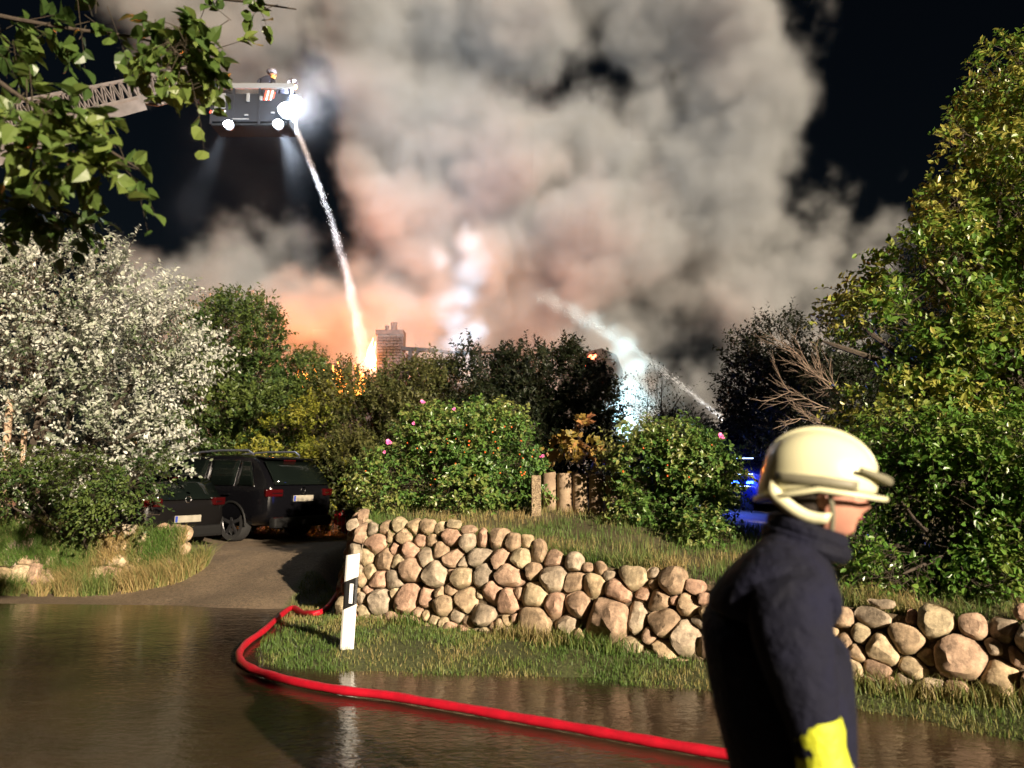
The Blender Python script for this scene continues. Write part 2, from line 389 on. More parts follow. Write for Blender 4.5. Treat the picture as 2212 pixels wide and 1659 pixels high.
uu = [(u0 - .05, u1)] + [(W1.hit(2215, 1400)[0] + .1, 8.6)]
for a_, b_ in uu:
    q = a_
    while q < b_:
        k = rnd.uniform(.13, .2); v = .05
        while v < wall_top(q) - .25:
            hh = rnd.uniform(.10, .17)
            if all(math.hypot(q - s_[0], v + hh - s_[1]) > .75 * (s_[2] + k * .8) for s_ in seeds): seeds.append((q + rnd.uniform(-.04, .04), v + hh, k, hh))
            v += hh * 2
        q += k * 2
for _ in range(2600):                 # small stones wedged between the large ones
    q, v, k = rnd.uniform(.02, 8.5), rnd.uniform(.04, 1.0), rnd.uniform(.045, .12)
    if v < wall_top(q) - k * .6 and all(math.hypot(q - s_[0], v - s_[1]) > .80 * (max(s_[2], s_[3]) + k) for s_ in seeds): seeds.append((q, v, k, k * rnd.uniform(.75, 1.0)))
wall = empty('boulder_wall'); tag(wall, 'long retaining wall of rounded boulders beside the delineator post and grass verge', 'stone wall')
build_wall(wall, W1, seeds)
sheet(W1, np.arange(-.05, 9, .3), lambda u: float(wall_top(u)) - .02, 'earth_backing', M_SOIL, wall, .025)
# return wall round the corner, along the driveway
W2 = WallPlane(WA, RB, Vector((1, .1, 0)), .0, math.radians(12))
sd = []
u = .12
while u < 3.7:
    k = rnd.uniform(.1, .17); v = .05 + .09 * u
    while v < 1.12:
        hh = rnd.uniform(.08, .14); sd.append((u + rnd.uniform(-.04, .04), v + hh, k, hh)); v += hh * 1.95
    u += k * 1.9
build_wall(wall, W2, sd)
sheet(W2, np.arange(-.05, 3.8, .3), lambda u: 1.05, 'earth_backing', M_SOIL, wall, .03)
# wall on the left side of the driveway
W3 = WallPlane(LA, LB, Vector((0, 1, 0)), .1, math.radians(24))
sd = []; u = .1
while u < 8.5:
    k = rnd.uniform(.11, .18); v = .0
    while v < .72:
        hh = rnd.uniform(.08, .14); sd.append((u + rnd.uniform(-.05, .05), v + hh, k, hh)); v += hh * 1.95
    u += k * 1.95
lwall = empty('low_stone_wall'); tag(lwall, 'low overgrown wall of stones under the silver leaved bush', 'stone wall')
build_wall(lwall, W3, sd)
sheet(W3, np.arange(-.1, 9, .3), lambda u: .72, 'earth_backing', M_SOIL, lwall, .0)
# ---------------------------------------------------------------- palisade of round posts
M_LOG = mat('weathered_post', (.30, .22, .14), .85, c2=(.20, .14, .09), scale=5, bump=.5, obj_rand=.2)
pal = empty('palisade_fence'); tag(pal, 'row of round upright posts between the two rose bushes', 'fence')
pts = [(1186, 11.0), (1219, 10.95), (1253, 10.9), (1288, 10.85), (1322, 10.8), (1357, 10.75), (1392, 10.7), (1427, 10.65), (1462, 10.6)]
for i, (px, Yp) in enumerate(pts):
    p = at(px, 1033, Yp); g = float(height(p.x, p.y)) - .15; top = at(px, 1021 + i * 1.2, Yp).z
    m_ = MB(); r_ = .103
    n = 12; hs = [g, g + .4, top - .03, top]
    m_.tube([(p.x + rnd.uniform(-.004, .004), p.y, h) for h in hs], [r_, r_ * .99, r_ * .98, r_ * .90], n=14)
    m_.build('post', M_LOG, pal, True)
M_PEB = mat('exposed_aggregate', (.55, .42, .26), .85, c2=(.16, .11, .07), scale=60, bump=1.0, detail=3)
pp = at(1158, 1080, 10.7); g = float(height(pp.x, pp.y))
pil = MB().box((pp.x, pp.y, (g + 1.74) / 2 - .1), (.125, .22, 1.74 - g + .2), bevel=.012).build('gate_pillar', M_PEB)
tag(pil, 'narrow pebble-faced pillar at the end of the round post fence', 'pillar')
# ---------------------------------------------------------------- delineator post
M_WHITE = mat('white_plastic', (.82, .82, .78), .35, c2=(.74, .73, .68), scale=6)
M_BLACKP = mat('black_band', (.015, .015, .015), .4)
M_REFL = mat('reflector', (.85, .87, .9), .15, emit=None)
b0 = gnd(752, 1405, .06); t0 = at(762, 1193, b0.y)
post = empty('delineator_post', (b0.x, b0.y, float(height(b0.x, b0.y)) - .03), (0, math.radians(2.6), math.radians(-8)))
tag(post, 'white roadside delineator post with a black band in the grass verge', 'delineator post')
H = t0.z - post.location.z
wd, dp = .068, .055
def wedge(z0a, z0b, z1a, z1b, w_, d_, m_, name, fr=0, parent=post):
    """slanting lower / upper edges: a = left, b = right"""
    pr = [(-w_, -d_ + .012), (-w_ + .02, -d_ - fr), (w_ - .02, -d_ - fr), (w_, -d_ + .012), (w_ * .35, d_), (-w_ * .35, d_)]
    f = lambda x_, a, b: a + (b - a) * (x_ + w_) / (2 * w_)
    vs = [(x_, y_, f(x_, z0a, z0b)) for x_, y_ in pr] + [(x_, y_, f(x_, z1a, z1b)) for x_, y_ in pr]
    n = len(pr); fs = [tuple(range(n))[::-1], tuple(range(n, 2 * n))] + [(i, (i + 1) % n, n + (i + 1) % n, n + i) for i in range(n)]
    return MB().poly(vs, fs).build(name, m_, parent)
k = H / 1.0
wedge(0, 0, .415 * k, .485 * k, wd, dp, M_WHITE, 'lower_body')
wedge(.415 * k, .485 * k, .70 * k, .765 * k, wd * .985, dp * .985, M_BLACKP, 'black_band')
wedge(.70 * k, .765 * k, .97 * k, 1.0 * k, wd, dp, M_WHITE, 'upper_body')
MB().box((.012, -dp - .004, .59 * k), (.036, .008, .20 * k), bevel=.003).build('reflector', M_REFL, post)
# ---------------------------------------------------------------- red fire hose
def hose_mat():
    m = mat('red_hose', (.50, .007, .022), .42, c2=(.40, .006, .018), scale=14, bump=.25, bscale=120)
    return m
hp = [(745, 1190), (705, 1232), (662, 1276), (632, 1303), (600, 1335), (570, 1362), (535, 1387), (519, 1406), (517, 1420), (527, 1434), (555, 1449), (600, 1463), (660, 1477), (740, 1491), (830, 1501), (920, 1516), (1010, 1531), (1100, 1547), (1200, 1564), (1300, 1582), (1400, 1600), (1480, 1614), (1600, 1634), (1760, 1660), (1980, 1690)]
def catmull(P, n=6):
    out = []
    for i in range(len(P) - 1):
        p0, p1, p2, p3 = P[max(i - 1, 0)], P[i], P[i + 1], P[min(i + 2, len(P) - 1)]
        for k_ in range(n):
            t = k_ / n; out.append(.5 * ((2 * p1) + (p2 - p0) * t + (2 * p0 - 5 * p1 + 4 * p2 - p3) * t * t + (3 * p1 - p0 - 3 * p2 + p3) * t ** 3))
    out.append(P[-1]); return out
hw = []
for px, py in hp:
    p = gnd(px, py, .05)
    for _ in range(3): p = gnd(px, py, max(.0, float(height(p.x, p.y))) + .04)
    hw.append(p)
hs_ = catmull(hw, 6)
for q in hs_: q.z = max(.0, float(height(q.x, q.y))) + .04
for _ in range(3):
    zz = [q.z for q in hs_]
    for i in range(1, len(hs_) - 1): hs_[i].z = max((zz[i - 1] + zz[i] + zz[i + 1]) / 3, 0.038)
hose = MB().tube(hs_, [.034 + .002 * math.sin(i * .9) + rnd.uniform(-.0015, .0015) for i in range(len(hs_))], n=12).build('fire_hose', hose_mat(), None, True)
tag(hose, 'red fire hose curving round the verge through the flood water', 'fire hose')
# ---------------------------------------------------------------- foliage
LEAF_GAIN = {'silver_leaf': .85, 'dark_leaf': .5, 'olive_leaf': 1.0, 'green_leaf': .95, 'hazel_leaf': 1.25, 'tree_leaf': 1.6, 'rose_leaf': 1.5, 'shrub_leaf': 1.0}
def leaf_mat(name, cols_, trans=.35, rough=.45, spec=.4, back=None):
    """cols: list of colours picked per leaf by the 'tint' attribute (or by object for single leaves)"""
    cols = [tuple(v * LEAF_GAIN.get(name, 1.4) for v in c) for c in cols_]
    m, t, b = new_mat(name); N, L = t.nodes, t.links
    a = N.new('ShaderNodeAttribute'); a.attribute_name = 'tint'; oi = N.new('ShaderNodeObjectInfo')
    s = N.new('ShaderNodeMath'); s.operation = 'ADD'; L.new(a.outputs['Fac'], s.inputs[0])
    h = N.new('ShaderNodeMath'); h.operation = 'MULTIPLY'; L.new(oi.outputs['Random'], h.inputs[0])
    g = N.new('ShaderNodeMath'); g.operation = 'LESS_THAN'; L.new(a.outputs['Fac'], g.inputs[0]); g.inputs[1].default_value = .0001
    L.new(g.outputs[0], h.inputs[1]); L.new(h.outputs[0], s.inputs[1])
    r = N.new('ShaderNodeValToRGB'); el = r.color_ramp.elements; n = len(cols)
    el[0].position = 0; el[0].color = (*cols[0], 1); el[1].position = 1; el[1].color = (*cols[-1], 1)
    for i in range(1, n - 1): e = el.new(i / (n - 1)); e.color = (*cols[i], 1)
    L.new(s.outputs[0], r.inputs[0])
    geo = N.new('ShaderNodeNewGeometry'); col_out = r.outputs[0]
    if back:
        mx = N.new('ShaderNodeMix'); mx.data_type = 'RGBA'; L.new(geo.outputs['Backfacing'], mx.inputs[0]); L.new(r.outputs[0], mx.inputs[6]); mx.inputs[7].default_value = (*back, 1)
        col_out = mx.outputs[2]
    L.new(col_out, b.inputs['Base Color']); b.inputs['Roughness'].default_value = rough; b.inputs['Specular IOR Level'].default_value = spec
    tr = N.new('ShaderNodeBsdfTranslucent'); L.new(col_out, tr.inputs[0])
    ms = N.new('ShaderNodeMixShader'); ms.inputs[0].default_value = trans; L.new(b.outputs[0], ms.inputs[1]); L.new(tr.outputs[0], ms.inputs[2])
    L.new(ms.outputs[0], N['Material Output'].inputs[0])
    return m
# leaf templates: unit length along +Y
T_OVAL = (np.array([(0, 0, 0), (-.27, .28, .07), (-.24, .68, .06), (0, 1, -.06), (.24, .68, .06), (.27, .28, .07)], float), np.array([(0, 3, 2, 1), (0, 5, 4, 3)]))
T_DIA = (np.array([(0, 0, 0), (-.25, .5, .06), (0, 1, 0), (.25, .5, .06)], float), np.array([(0, 3, 2, 1)]))
T_HEART = (np.array([(0, 0, 0), (-.30, .05, .04), (-.42, .38, .10), (-.26, .72, .05), (0, 1.05, -.10), (.26, .72, .05), (.42, .38, .10), (.30, .05, .04), (0, .5, -.02)], float),
           np.array([(0, 8, 2, 1), (8, 4, 3, 2), (0, 7, 6, 8), (8, 6, 5, 4)]))
def T_lobed():
    pts = [(0, 0, 0), (-.18, .02, .03), (-.42, -.02, .06), (-.36, .22, .04), (-.62, .48, .08), (-.30, .50, .03), (-.26, .72, .03), (0, 1.05, -.05), (.26, .72, .03), (.30, .50, .03), (.62, .48, .08), (.36, .22, .04), (.42, -.02, .06), (.18, .02, .03), (0, .45, -.03)]
    f = [(14, 0, 1, 3), (1, 2, 3, 3), (14, 3, 5, 5), (3, 4, 5, 5), (14, 5, 6, 7)]
    f = [(14, 3, 1, 0), (3, 2, 1, 1), (14, 5, 4, 3), (14, 7, 6, 5), (14, 0, 13, 11), (11, 13, 12, 12), (14, 11, 10, 9), (14, 9, 8, 7)]
    return np.array(pts, float), f
def frames(dirs, ups):
    y = dirs / np.maximum(np.linalg.norm(dirs, axis=1, keepdims=True), 1e-9)
    x = np.cross(y, ups); x /= np.maximum(np.linalg.norm(x, axis=1, keepdims=True), 1e-9)
    z = np.cross(x, y); return np.stack([x, y, z], 2)      # columns
def leaves_mesh(name, pos, R, size, tmpl, m, tint, aspect=1.0):
    tv, tf = tmpl; n, k = len(pos), len(tv)
    tv = tv * np.array([aspect, 1, 1])
    V = np.einsum('nij,kj->nki', R, tv) * size[:, None, None] + pos[:, None, :]
    tf = np.array(tf)
    Fc = (tf[None] + (np.arange(n) * k)[:, None, None]).reshape(-1, tf.shape[1])
    me = mesh_np(name, V.reshape(-1, 3), Fc, False, [m])
    at_ = me.attributes.new('tint', 'FLOAT', 'POINT'); at_.data.foreach_set('value', np.repeat(np.clip(tint, .001, 1), k).astype(np.float32))
    return me
def fix_tmpl(pts, faces):
    """triangulated template for faces of mixed size"""
    tr = []
    for f in faces:
        f = list(dict.fromkeys(f))
        for i in range(1, len(f) - 1): tr.append((f[0], f[i], f[i + 1]))
    return pts, np.array(tr)
T_LOBED = fix_tmpl(*T_lobed())
def sprig_cloud(blobs, n_sprig, per, leaf, length, droop, seed, shell=(.62, 1.06), up=.35, spread=.9, clump=.5, zmin=-9, keepb=.62):
    r = np.random.default_rng(seed); C = np.array([list(b[0]) for b in blobs]); Rr = np.array([(b[1] if hasattr(b[1], '__len__') else (b[1],) * 3) for b in blobs], float)
    w = Rr[:, 0] * Rr[:, 2]; w = w / w.sum()
    k = r.choice(len(blobs), n_sprig, p=w)
    d = r.normal(size=(n_sprig, 3)); d /= np.linalg.norm(d, axis=1, keepdims=True)
    # clumping: drop directions where a lump field is low
    lump = np.array([mnoise.noise(Vector((C[kk] + dd * Rr[kk]) * 1.3 / max(.3, clump) * .5)) for kk, dd in zip(k, d)])
    sh = shell[0] + (shell[1] - shell[0]) * r.random(n_sprig) ** .6
    sh = sh * (1 + .30 * lump / .4)
    p = C[k] + d * Rr[k] * sh[:, None]
    keep = (r.random(n_sprig) < keepb + lump * 2.2) & (p[:, 2] > zmin); p, d = p[keep], d[keep]; n = len(p)
    sd = d + np.array([0, 0, up]) + r.normal(scale=.35, size=(n, 3)); sd /= np.linalg.norm(sd, axis=1, keepdims=True)
    ln = length * r.uniform(.5, 1.4, n)
    t = (np.arange(per)[None, :] + r.random((n, per))) / per
    bend = np.array([0, 0, -1.0]) * droop
    base = p[:, None, :] + sd[:, None, :] * (t * ln[:, None])[:, :, None] + bend * (t ** 2 * ln[:, None])[:, :, None]
    side = r.normal(size=(n, per, 3)); side -= (side * sd[:, None, :]).sum(2, keepdims=True) * sd[:, None, :]
    side /= np.linalg.norm(side, axis=2, keepdims=True)
    ld = side * spread + sd[:, None, :] * .55 + np.array([0, 0, -.25 * droop * 2])
    lp = base.reshape(-1, 3); ld = ld.reshape(-1, 3)
    upv = np.repeat(d * .6 + np.array([0, 0, .7]), per, 0) + r.normal(scale=.45, size=(n * per, 3))
    R = frames(ld, upv); size = leaf * r.uniform(.6, 1.25, n * per)
    tint = np.clip(np.repeat(r.random(n) * .6 + .2 + lump[keep] * .9, per) + r.normal(scale=.14, size=n * per), .01, 1)
    return dict(pos=lp, R=R, size=size, tint=tint, sp=p, sd=sd, ln=ln, d=np.repeat(d, per, 0), droop=droop)
def twig_mesh(name, S, w, m, keep=1.0):
    n = len(S['sp']); idx = np.arange(n)[rng.random(n) < keep]
    p, sd, ln = S['sp'][idx], S['sd'][idx], S['ln'][idx][:, None]
    x = np.cross(sd, [0, 0, 1.0]); x /= np.maximum(np.linalg.norm(x, axis=1, keepdims=True), 1e-6); y = np.cross(x, sd)
    b = p - sd * ln * .8; mid = p + sd * ln * .5 + np.array([0, 0, -1]) * S['droop'] * .25 * ln; tip = p + sd * ln + np.array([0, 0, -1]) * S['droop'] * ln
    vs = []
    for q, ww in ((b, w), (mid, w * .6), (tip, w * .2)):
        for a in range(3):
            vs.append(q + (x * math.cos(a * 2.094) + y * math.sin(a * 2.094)) * ww)
    V = np.stack(vs, 1); f = []
    for k in range(2):
        for a in range(3): f.append((k * 3 + a, k * 3 + (a + 1) % 3, k * 3 + 3 + (a + 1) % 3, k * 3 + 3 + a))
    Fc = (np.array(f)[None] + (np.arange(len(idx)) * 9)[:, None, None]).reshape(-1, 4)
    return mesh_np(name, V.reshape(-1, 3), Fc, True, [m])
M_BARK = mat('bark', (.06, .045, .03), .9, c2=(.03, .022, .016), scale=6, bump=.8)
M_TWIG = mat('twig', (.05, .035, .02), .8, c2=(.03, .025, .012), scale=9)
def plant(name, label, cat, blobs, n_sprig, per, leaf, length, m, tmpl=T_OVAL, base=None, trunk_r=.05, stems=1, n_parts=0, seed=1, droop=.3, group=None, twig_w=.004, zmin=-9, **kw):
    c0 = Vector(base) if base is not None else Vector((blobs[0][0].x, blobs[0][0].y, 0))
    root = empty(name, c0); tag(root, label, cat, group)
    S = sprig_cloud(blobs, n_sprig, per, leaf, length, droop, seed, zmin=zmin, **kw)
    off = np.array(c0)
    S['pos'] = S['pos'] - off; S['sp'] = S['sp'] - off
    n = len(S['pos']); part = np.zeros(n, bool)
    if n_parts:
        cw = np.array(CAM) - (S['pos'] + off); dist = np.linalg.norm(cw, axis=1)
        px_ = 1106 + F * (S['pos'][:, 0] + off[0]) / (S['pos'][:, 1] + off[1])
        q = (S['d'] * cw).sum(1) / dist; score = S['size'] / dist * (q > .25) * (np.abs(px_ - 1106) < 1150)
        part[np.argsort(-score)[:n_parts]] = True
    o = link('crown', leaves_mesh('crown', S['pos'][~part], S['R'][~part], S['size'][~part], tmpl, m, S['tint'][~part]), None, root); tag(o, kind='stuff')
    if part.any():
        lm = []
        for j in range(6):
            me = leaves_mesh('leaf', np.zeros((1, 3)), np.eye(3)[None] , np.array([1.0]), tmpl, m, np.array([(j + .5) / 6])); lm.append(me)
        for i in np.nonzero(part)[0]:
            lo = bpy.data.objects.new('leaf', lm[min(5, int(S['tint'][i] * 6))]); col.objects.link(lo); lo.parent = root
            lo.matrix_local = Matrix.Translation(Vector(S['pos'][i])) @ Matrix(S['R'][i].tolist()).to_4x4() @ Matrix.Scale(float(S['size'][i]), 4)
    tag(link('twigs', twig_mesh('twigs', S, twig_w, M_TWIG, .6), None, root), kind='stuff')
    if trunk_r:
        r = random.Random(seed)
        for s_ in range(stems):
            mb = MB(); b0 = Vector((r.uniform(-1, 1) * .12 * (stems > 1), r.uniform(-1, 1) * .1 * (stems > 1), -.15))
            tg = [b for b in blobs[s_::stems]] or blobs[:1]
            tops = [Vector(b[0]) - c0 for b in tg]; mean = sum(tops, Vector()) / len(tops)
            fork = b0.lerp(mean, .45); fork.x += r.uniform(-.1, .1)
            mid = b0.lerp(fork, .5) + Vector((r.uniform(-.08, .08), r.uniform(-.05, .05), 0))
            mb.tube([b0, mid, fork], [trunk_r * 1.15, trunk_r * .95, trunk_r * .75], n=9)
            for tp in tops:
                q = fork.lerp(tp, .5) + Vector((r.uniform(-.2, .2), r.uniform(-.2, .2), r.uniform(-.05, .2)))
                mb.tube([fork, q, tp, tp + (tp - q) * .12], [trunk_r * .6, trunk_r * .42, trunk_r * .25, trunk_r * .08], n=6)
            mb.build('trunk', M_BARK, root, True)
    return root
def E(px, py, rx, ry, Y, dy=None):      # an ellipsoid of foliage seen at a pixel, given real depth
    c = at(px, py, Y); a, b = rx * Y / F, ry * Y / F
    return (c, (a, dy if dy else (a + b) / 2, b))
G = lambda x, y, dz=0: (x, y, float(height(x, y)) + dz)
m_silver = leaf_mat('silver_leaf', [(.05, .085, .035), (.12, .16, .08), (.33, .36, .27), (.60, .61, .53)], .25, .5, .4, back=(.60, .62, .56))
m_rose = leaf_mat('rose_leaf', [(.035, .075, .02), (.055, .12, .025), (.09, .15, .03), (.16, .17, .05)], .3, .35, .5)
m_rose2 = leaf_mat('rose_leaf_dry', [(.05, .09, .02), (.10, .12, .03), (.20, .17, .06), (.25, .16, .05)], .3, .45, .4)
m_dark = leaf_mat('dark_leaf', [(.012, .022, .008), (.02, .035, .012), (.03, .045, .015), (.045, .05, .02)], .2, .5, .3)  # albedo lowered to stand for light falling off over distance
m_olive = leaf_mat('olive_leaf', [(.03, .045, .012), (.05, .065, .018), (.075, .085, .025), (.10, .10, .03)], .3, .5, .3)  # faintly lit tone of the dark hedge, set as leaf colour
m_green = leaf_mat('green_leaf', [(.025, .06, .015), (.045, .085, .02), (.07, .11, .025), (.10, .14, .03)], .3, .45, .35)
m_yel = leaf_mat('yellow_green_leaf', [(.06, .085, .012), (.10, .12, .015), (.15, .16, .02), (.20, .19, .03)], .35, .45, .35)
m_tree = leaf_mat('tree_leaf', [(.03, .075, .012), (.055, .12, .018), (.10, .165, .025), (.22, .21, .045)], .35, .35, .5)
m_hazel = leaf_mat('hazel_leaf', [(.03, .06, .015), (.05, .09, .02), (.085, .13, .03), (.13, .17, .04)], .35, .4, .45)
m_shrub = leaf_mat('shrub_leaf', [(.05, .13, .02), (.09, .20, .03), (.14, .25, .04), (.22, .27, .06)], .35, .3, .5)
m_maple = leaf_mat('maple_leaf', [(.12, .10, .02), (.20, .15, .03), (.28, .18, .05), (.26, .12, .05)], .3, .45, .4)
# silver-leaved tree on the left bank
plant('silver_leaf_tree', 'tall bush with pale silvery leaves on the bank left of the cars', 'bush',
      [E(60, 700, 180, 170, 13.4, 1.6), E(200, 720, 170, 160, 13.4, 1.5), E(130, 640, 130, 110, 13.2, 1.3), E(300, 800, 110, 130, 13.3, 1.1), E(30, 620, 110, 90, 13.6), E(210, 640, 90, 70, 13.2),
       E(120, 870, 200, 140, 13.2, 1.2), E(310, 930, 85, 90, 13.2, .8), E(-120, 780, 170, 220, 13.6, 1.6), E(250, 930, 100, 110, 12.9, .7), E(350, 760, 55, 60, 13.2)],
      4200, 14, .08, .5, m_silver, base=G(-8.4, 13.7), trunk_r=.10, stems=3, seed=11, up=.6, droop=.15, n_parts=200, twig_w=.005)
plant('wild_rose_hedge', 'low green rose hedge hanging over the left stone wall', 'hedge',
      [E(40, 1050, 90, 55, 12.3, .5), E(150, 1060, 90, 60, 12.2, .5), E(240, 1040, 80, 60, 12.1, .5), E(310, 1035, 45, 60, 12.2, .5), E(335, 1085, 28, 45, 12.0, .3), E(195, 1105, 30, 24, 11.9, .25), E(-80, 1050, 90, 60, 12.5, .6)],
      2400, 8, .06, .22, m_green, base=G(-7.0, 12.9), trunk_r=.03, stems=3, seed=12, droop=.5, n_parts=80, keepb=.5)
# hedges and shrubs behind the cars
plant('tall_hedge', 'tall dense green hedge rising behind the black cars', 'hedge',
      [E(500, 800, 115, 130, 19, 1.6), E(470, 740, 80, 70, 19), E(555, 760, 55, 90, 19), E(440, 850, 80, 140, 19, 1.3), E(540, 880, 80, 110, 18.5, 1.2), E(500, 960, 140, 90, 18.5, 1.2), E(500, 1040, 150, 70, 18.5, 1.2), E(590, 720, 22, 40, 19)],
      8500, 12, .10, .34, m_green, T_DIA, base=G(-7, 19), trunk_r=.08, stems=3, seed=13, up=.9, droop=.1, twig_w=.003)
plant('bright_shrub', 'bright green shrub between the tall hedge and the fire glow', 'bush',
      [E(650, 840, 55, 62, 20, .9), E(690, 870, 50, 50, 20, .9), E(620, 900, 45, 60, 20, .9)], 2600, 12, .09, .3, m_green, T_DIA, base=G(-5.4, 20), seed=14, up=.7, droop=.1, twig_w=.003)
plant('yellow_green_shrub', 'broad yellow-green shrub right behind the large black car', 'bush',
      [E(640, 950, 90, 60, 18, .9), E(720, 940, 70, 75, 18, .9), E(740, 1010, 60, 80, 17.5, .8), E(690, 1090, 80, 60, 17.5, .8), E(560, 1080, 80, 60, 18, .8), E(590, 1000, 70, 60, 18, .8), E(650, 1050, 80, 70, 18, .8), E(755, 1080, 50, 60, 17, .7)], 5200, 12, .08, .28, m_yel, T_DIA, base=G(-4.3, 18.2), stems=2, seed=15, up=.5, droop=.2, twig_w=.003)
plant('olive_hedge', 'dull olive hedge below the burning chimney', 'hedge',
      [E(780, 880, 80, 75, 19, 1.1), E(870, 870, 90, 65, 19, 1.1), E(960, 880, 80, 80, 19, 1.1), E(820, 960, 110, 80, 18, 1), E(930, 960, 110, 80, 18, 1), E(850, 1050, 130, 80, 17, .9), E(780, 1050, 80, 80, 17, .9)],
      8500, 12, .09, .34, m_olive, T_DIA, base=G(-2.8, 19), stems=3, seed=16, up=1.1, droop=.05, twig_w=.003)
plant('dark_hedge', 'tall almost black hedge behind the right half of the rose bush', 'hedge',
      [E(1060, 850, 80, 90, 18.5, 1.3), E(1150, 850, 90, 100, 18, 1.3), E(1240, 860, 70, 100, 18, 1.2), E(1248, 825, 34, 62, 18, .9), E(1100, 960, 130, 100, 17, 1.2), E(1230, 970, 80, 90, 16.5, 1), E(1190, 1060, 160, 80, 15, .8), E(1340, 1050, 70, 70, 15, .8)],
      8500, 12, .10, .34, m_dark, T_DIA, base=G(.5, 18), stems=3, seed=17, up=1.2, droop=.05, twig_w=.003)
# rose bushes on the bank
rb = [E(1000, 970, 110, 75, 11.6, .9), E(915, 1000, 95, 70, 11.4, .8), E(1090, 980, 80, 70, 11.5, .8), E(860, 1045, 65, 50, 11.3, .6), E(1000, 1040, 120, 60, 11.2, .7), E(1110, 1030, 65, 55, 11.3, .6), E(1045, 912, 42, 32, 11.6, .5), E(940, 930, 50, 32, 11.5, .5)]
rose1 = plant('rose_bush', 'large rounded rose bush with many orange hips above the boulder wall', 'rose bush', rb, 5200, 8, .062, .24, m_rose, base=G(-.9, 11.6), trunk_r=.03, stems=5, seed=18, up=.5, droop=.25, n_parts=200)
rb2 = [E(1425, 1030, 75, 70, 10.4, .65), E(1510, 1030, 62, 80, 10.3, .6), E(1390, 980, 50, 45, 10.5, .5), E(1470, 960, 60, 35, 10.4, .5), E(1535, 980, 32, 45, 10.2, .4), E(1480, 1110, 85, 65, 10.0, .6), E(1530, 1130, 40, 70, 9.8, .4), E(1390, 1120, 40, 45, 10.1, .4), E(1450, 1150, 60, 45, 9.5, .4), E(1530, 1165, 50, 40, 9.2, .4)]
rose2 = plant('rose_bush', 'squarish rose bush with one red bloom right of the post fence', 'rose bush', rb2, 4000, 8, .062, .22, m_rose, base=G(2.2, 10.2), trunk_r=.03, stems=4, seed=19, up=.45, droop=.3, n_parts=150)
# dry shoot tips, hips and blooms
M_HIP = mat('rose_hip', (.75, .10, .02), .3, c2=(.8, .2, .03), scale=30)
M_PET = mat('rose_petal', (.75, .06, .30), .5, c2=(.85, .25, .5), scale=20)
hip_me = MB().ball((0, 0, 0), .019, (1, 1, .85), 2).tube([(0, 0, .012), (0, 0, .03)], [.006, .003], n=6).me('hip', M_HIP, True)
def bloom_mesh():
    mb = MB()
    for k in range(7):
        a = k * 2.4; rr = .012 + .004 * k; r_ = .02 + .003 * k
        c = Vector((math.cos(a) * rr, math.sin(a) * rr, .008)); q = Euler((math.sin(a) * .7, -math.cos(a) * .7, 0))
        m4 = Matrix.Translation(c) @ q.to_matrix().to_4x4() @ Matrix.Diagonal((1, 1, .25, 1))
        bmesh.ops.create_icosphere(mb.bm, subdivisions=1, radius=r_, matrix=m4)
    return mb.me('bloom', M_PET, True)
bloom_me = bloom_mesh()
def put_on(root, me, px, py, Y, s=1.0):
    p = at(px, py, Y)
    o = link(me.name.split('.')[0], me, None, root); o.location = p - root.location; o.scale = (s * .5,) * 3; o.rotation_euler = (rnd.uniform(.4, 1.4), rnd.uniform(-.5, .5), rnd.uniform(-.6, .6))
    return o
# hip pixels: crop (800,950) at 3.687 px
for cx_, cy_, k in [(1020,665,1.2),(1250,770,1),(1350,415,.8),(1612,365,1.1),(1590,480,1.3),(1700,430,1.2),(1765,435,1.2),(1375,565,1.6),(1370,600,1.3),(1615,570,1.1),(1640,628,1.1),(1520,665,1.3),(1428,875,1.1),(1660,858,1.1),(1840,685,1),(1870,720,1),(1955,708,1.1),(1968,645,1),(1850,850,1.4),(1880,865,1.4),(1860,880,1.3),(1890,850,1.2),(1200,970,1),(420,838,1),(805,580,1),(1060,915,1),(895,630,1)]:
    put_on(rose1, hip_me, (800 + cx_ / 3.687) * .8641, (950 + cy_ / 3.687) * .8641, 10.55, k)
for cx_, cy_, k in [(947,208,1.4),(1235,272,1),(862,403,.9),(635,578,1.6),(595,668,.9),(2050,710,1.5)]:
    put_on(rose1, bloom_me, (800 + cx_ / 3.687) * .8641, (950 + cy_ / 3.687) * .8641, 10.5, k)
for cx_, cy_, k in [(1130,365,1),(1480,318,.9),(1290,380,1.2),(1480,515,1),(1480,600,1.2),(1650,610,1.1),(1850,760,1.5),(1780,840,1.4),(1130,565,1.5),(1830,355,1)]:
    put_on(rose2, hip_me, (1200 + cx_ / 3.16) * .8641, (1000 + cy_ / 3.16) * .8641, 9.6, k)
put_on(rose2, bloom_me, 1557, 944, 9.7, 1.7)
for _ in range(10): put_on(rose1, hip_me, rnd.uniform(900, 1150), rnd.uniform(930, 1070), 10.6, .8)
plant('maple_sapling', 'small maple sapling with yellowing lobed leaves behind the post fence', 'sapling',
      [E(1250, 945, 34, 38, 11.8, .3), E(1222, 968, 26, 26, 11.7, .25), E(1285, 1000, 26, 26, 11.8, .25), E(1262, 1030, 30, 25, 11.9, .25)], 75, 5, .13, .18, m_maple, T_LOBED, base=G(1.0, 12), trunk_r=.02, seed=20, n_parts=120, droop=.5, up=.3, clump=.4, shell=(.3, 1))
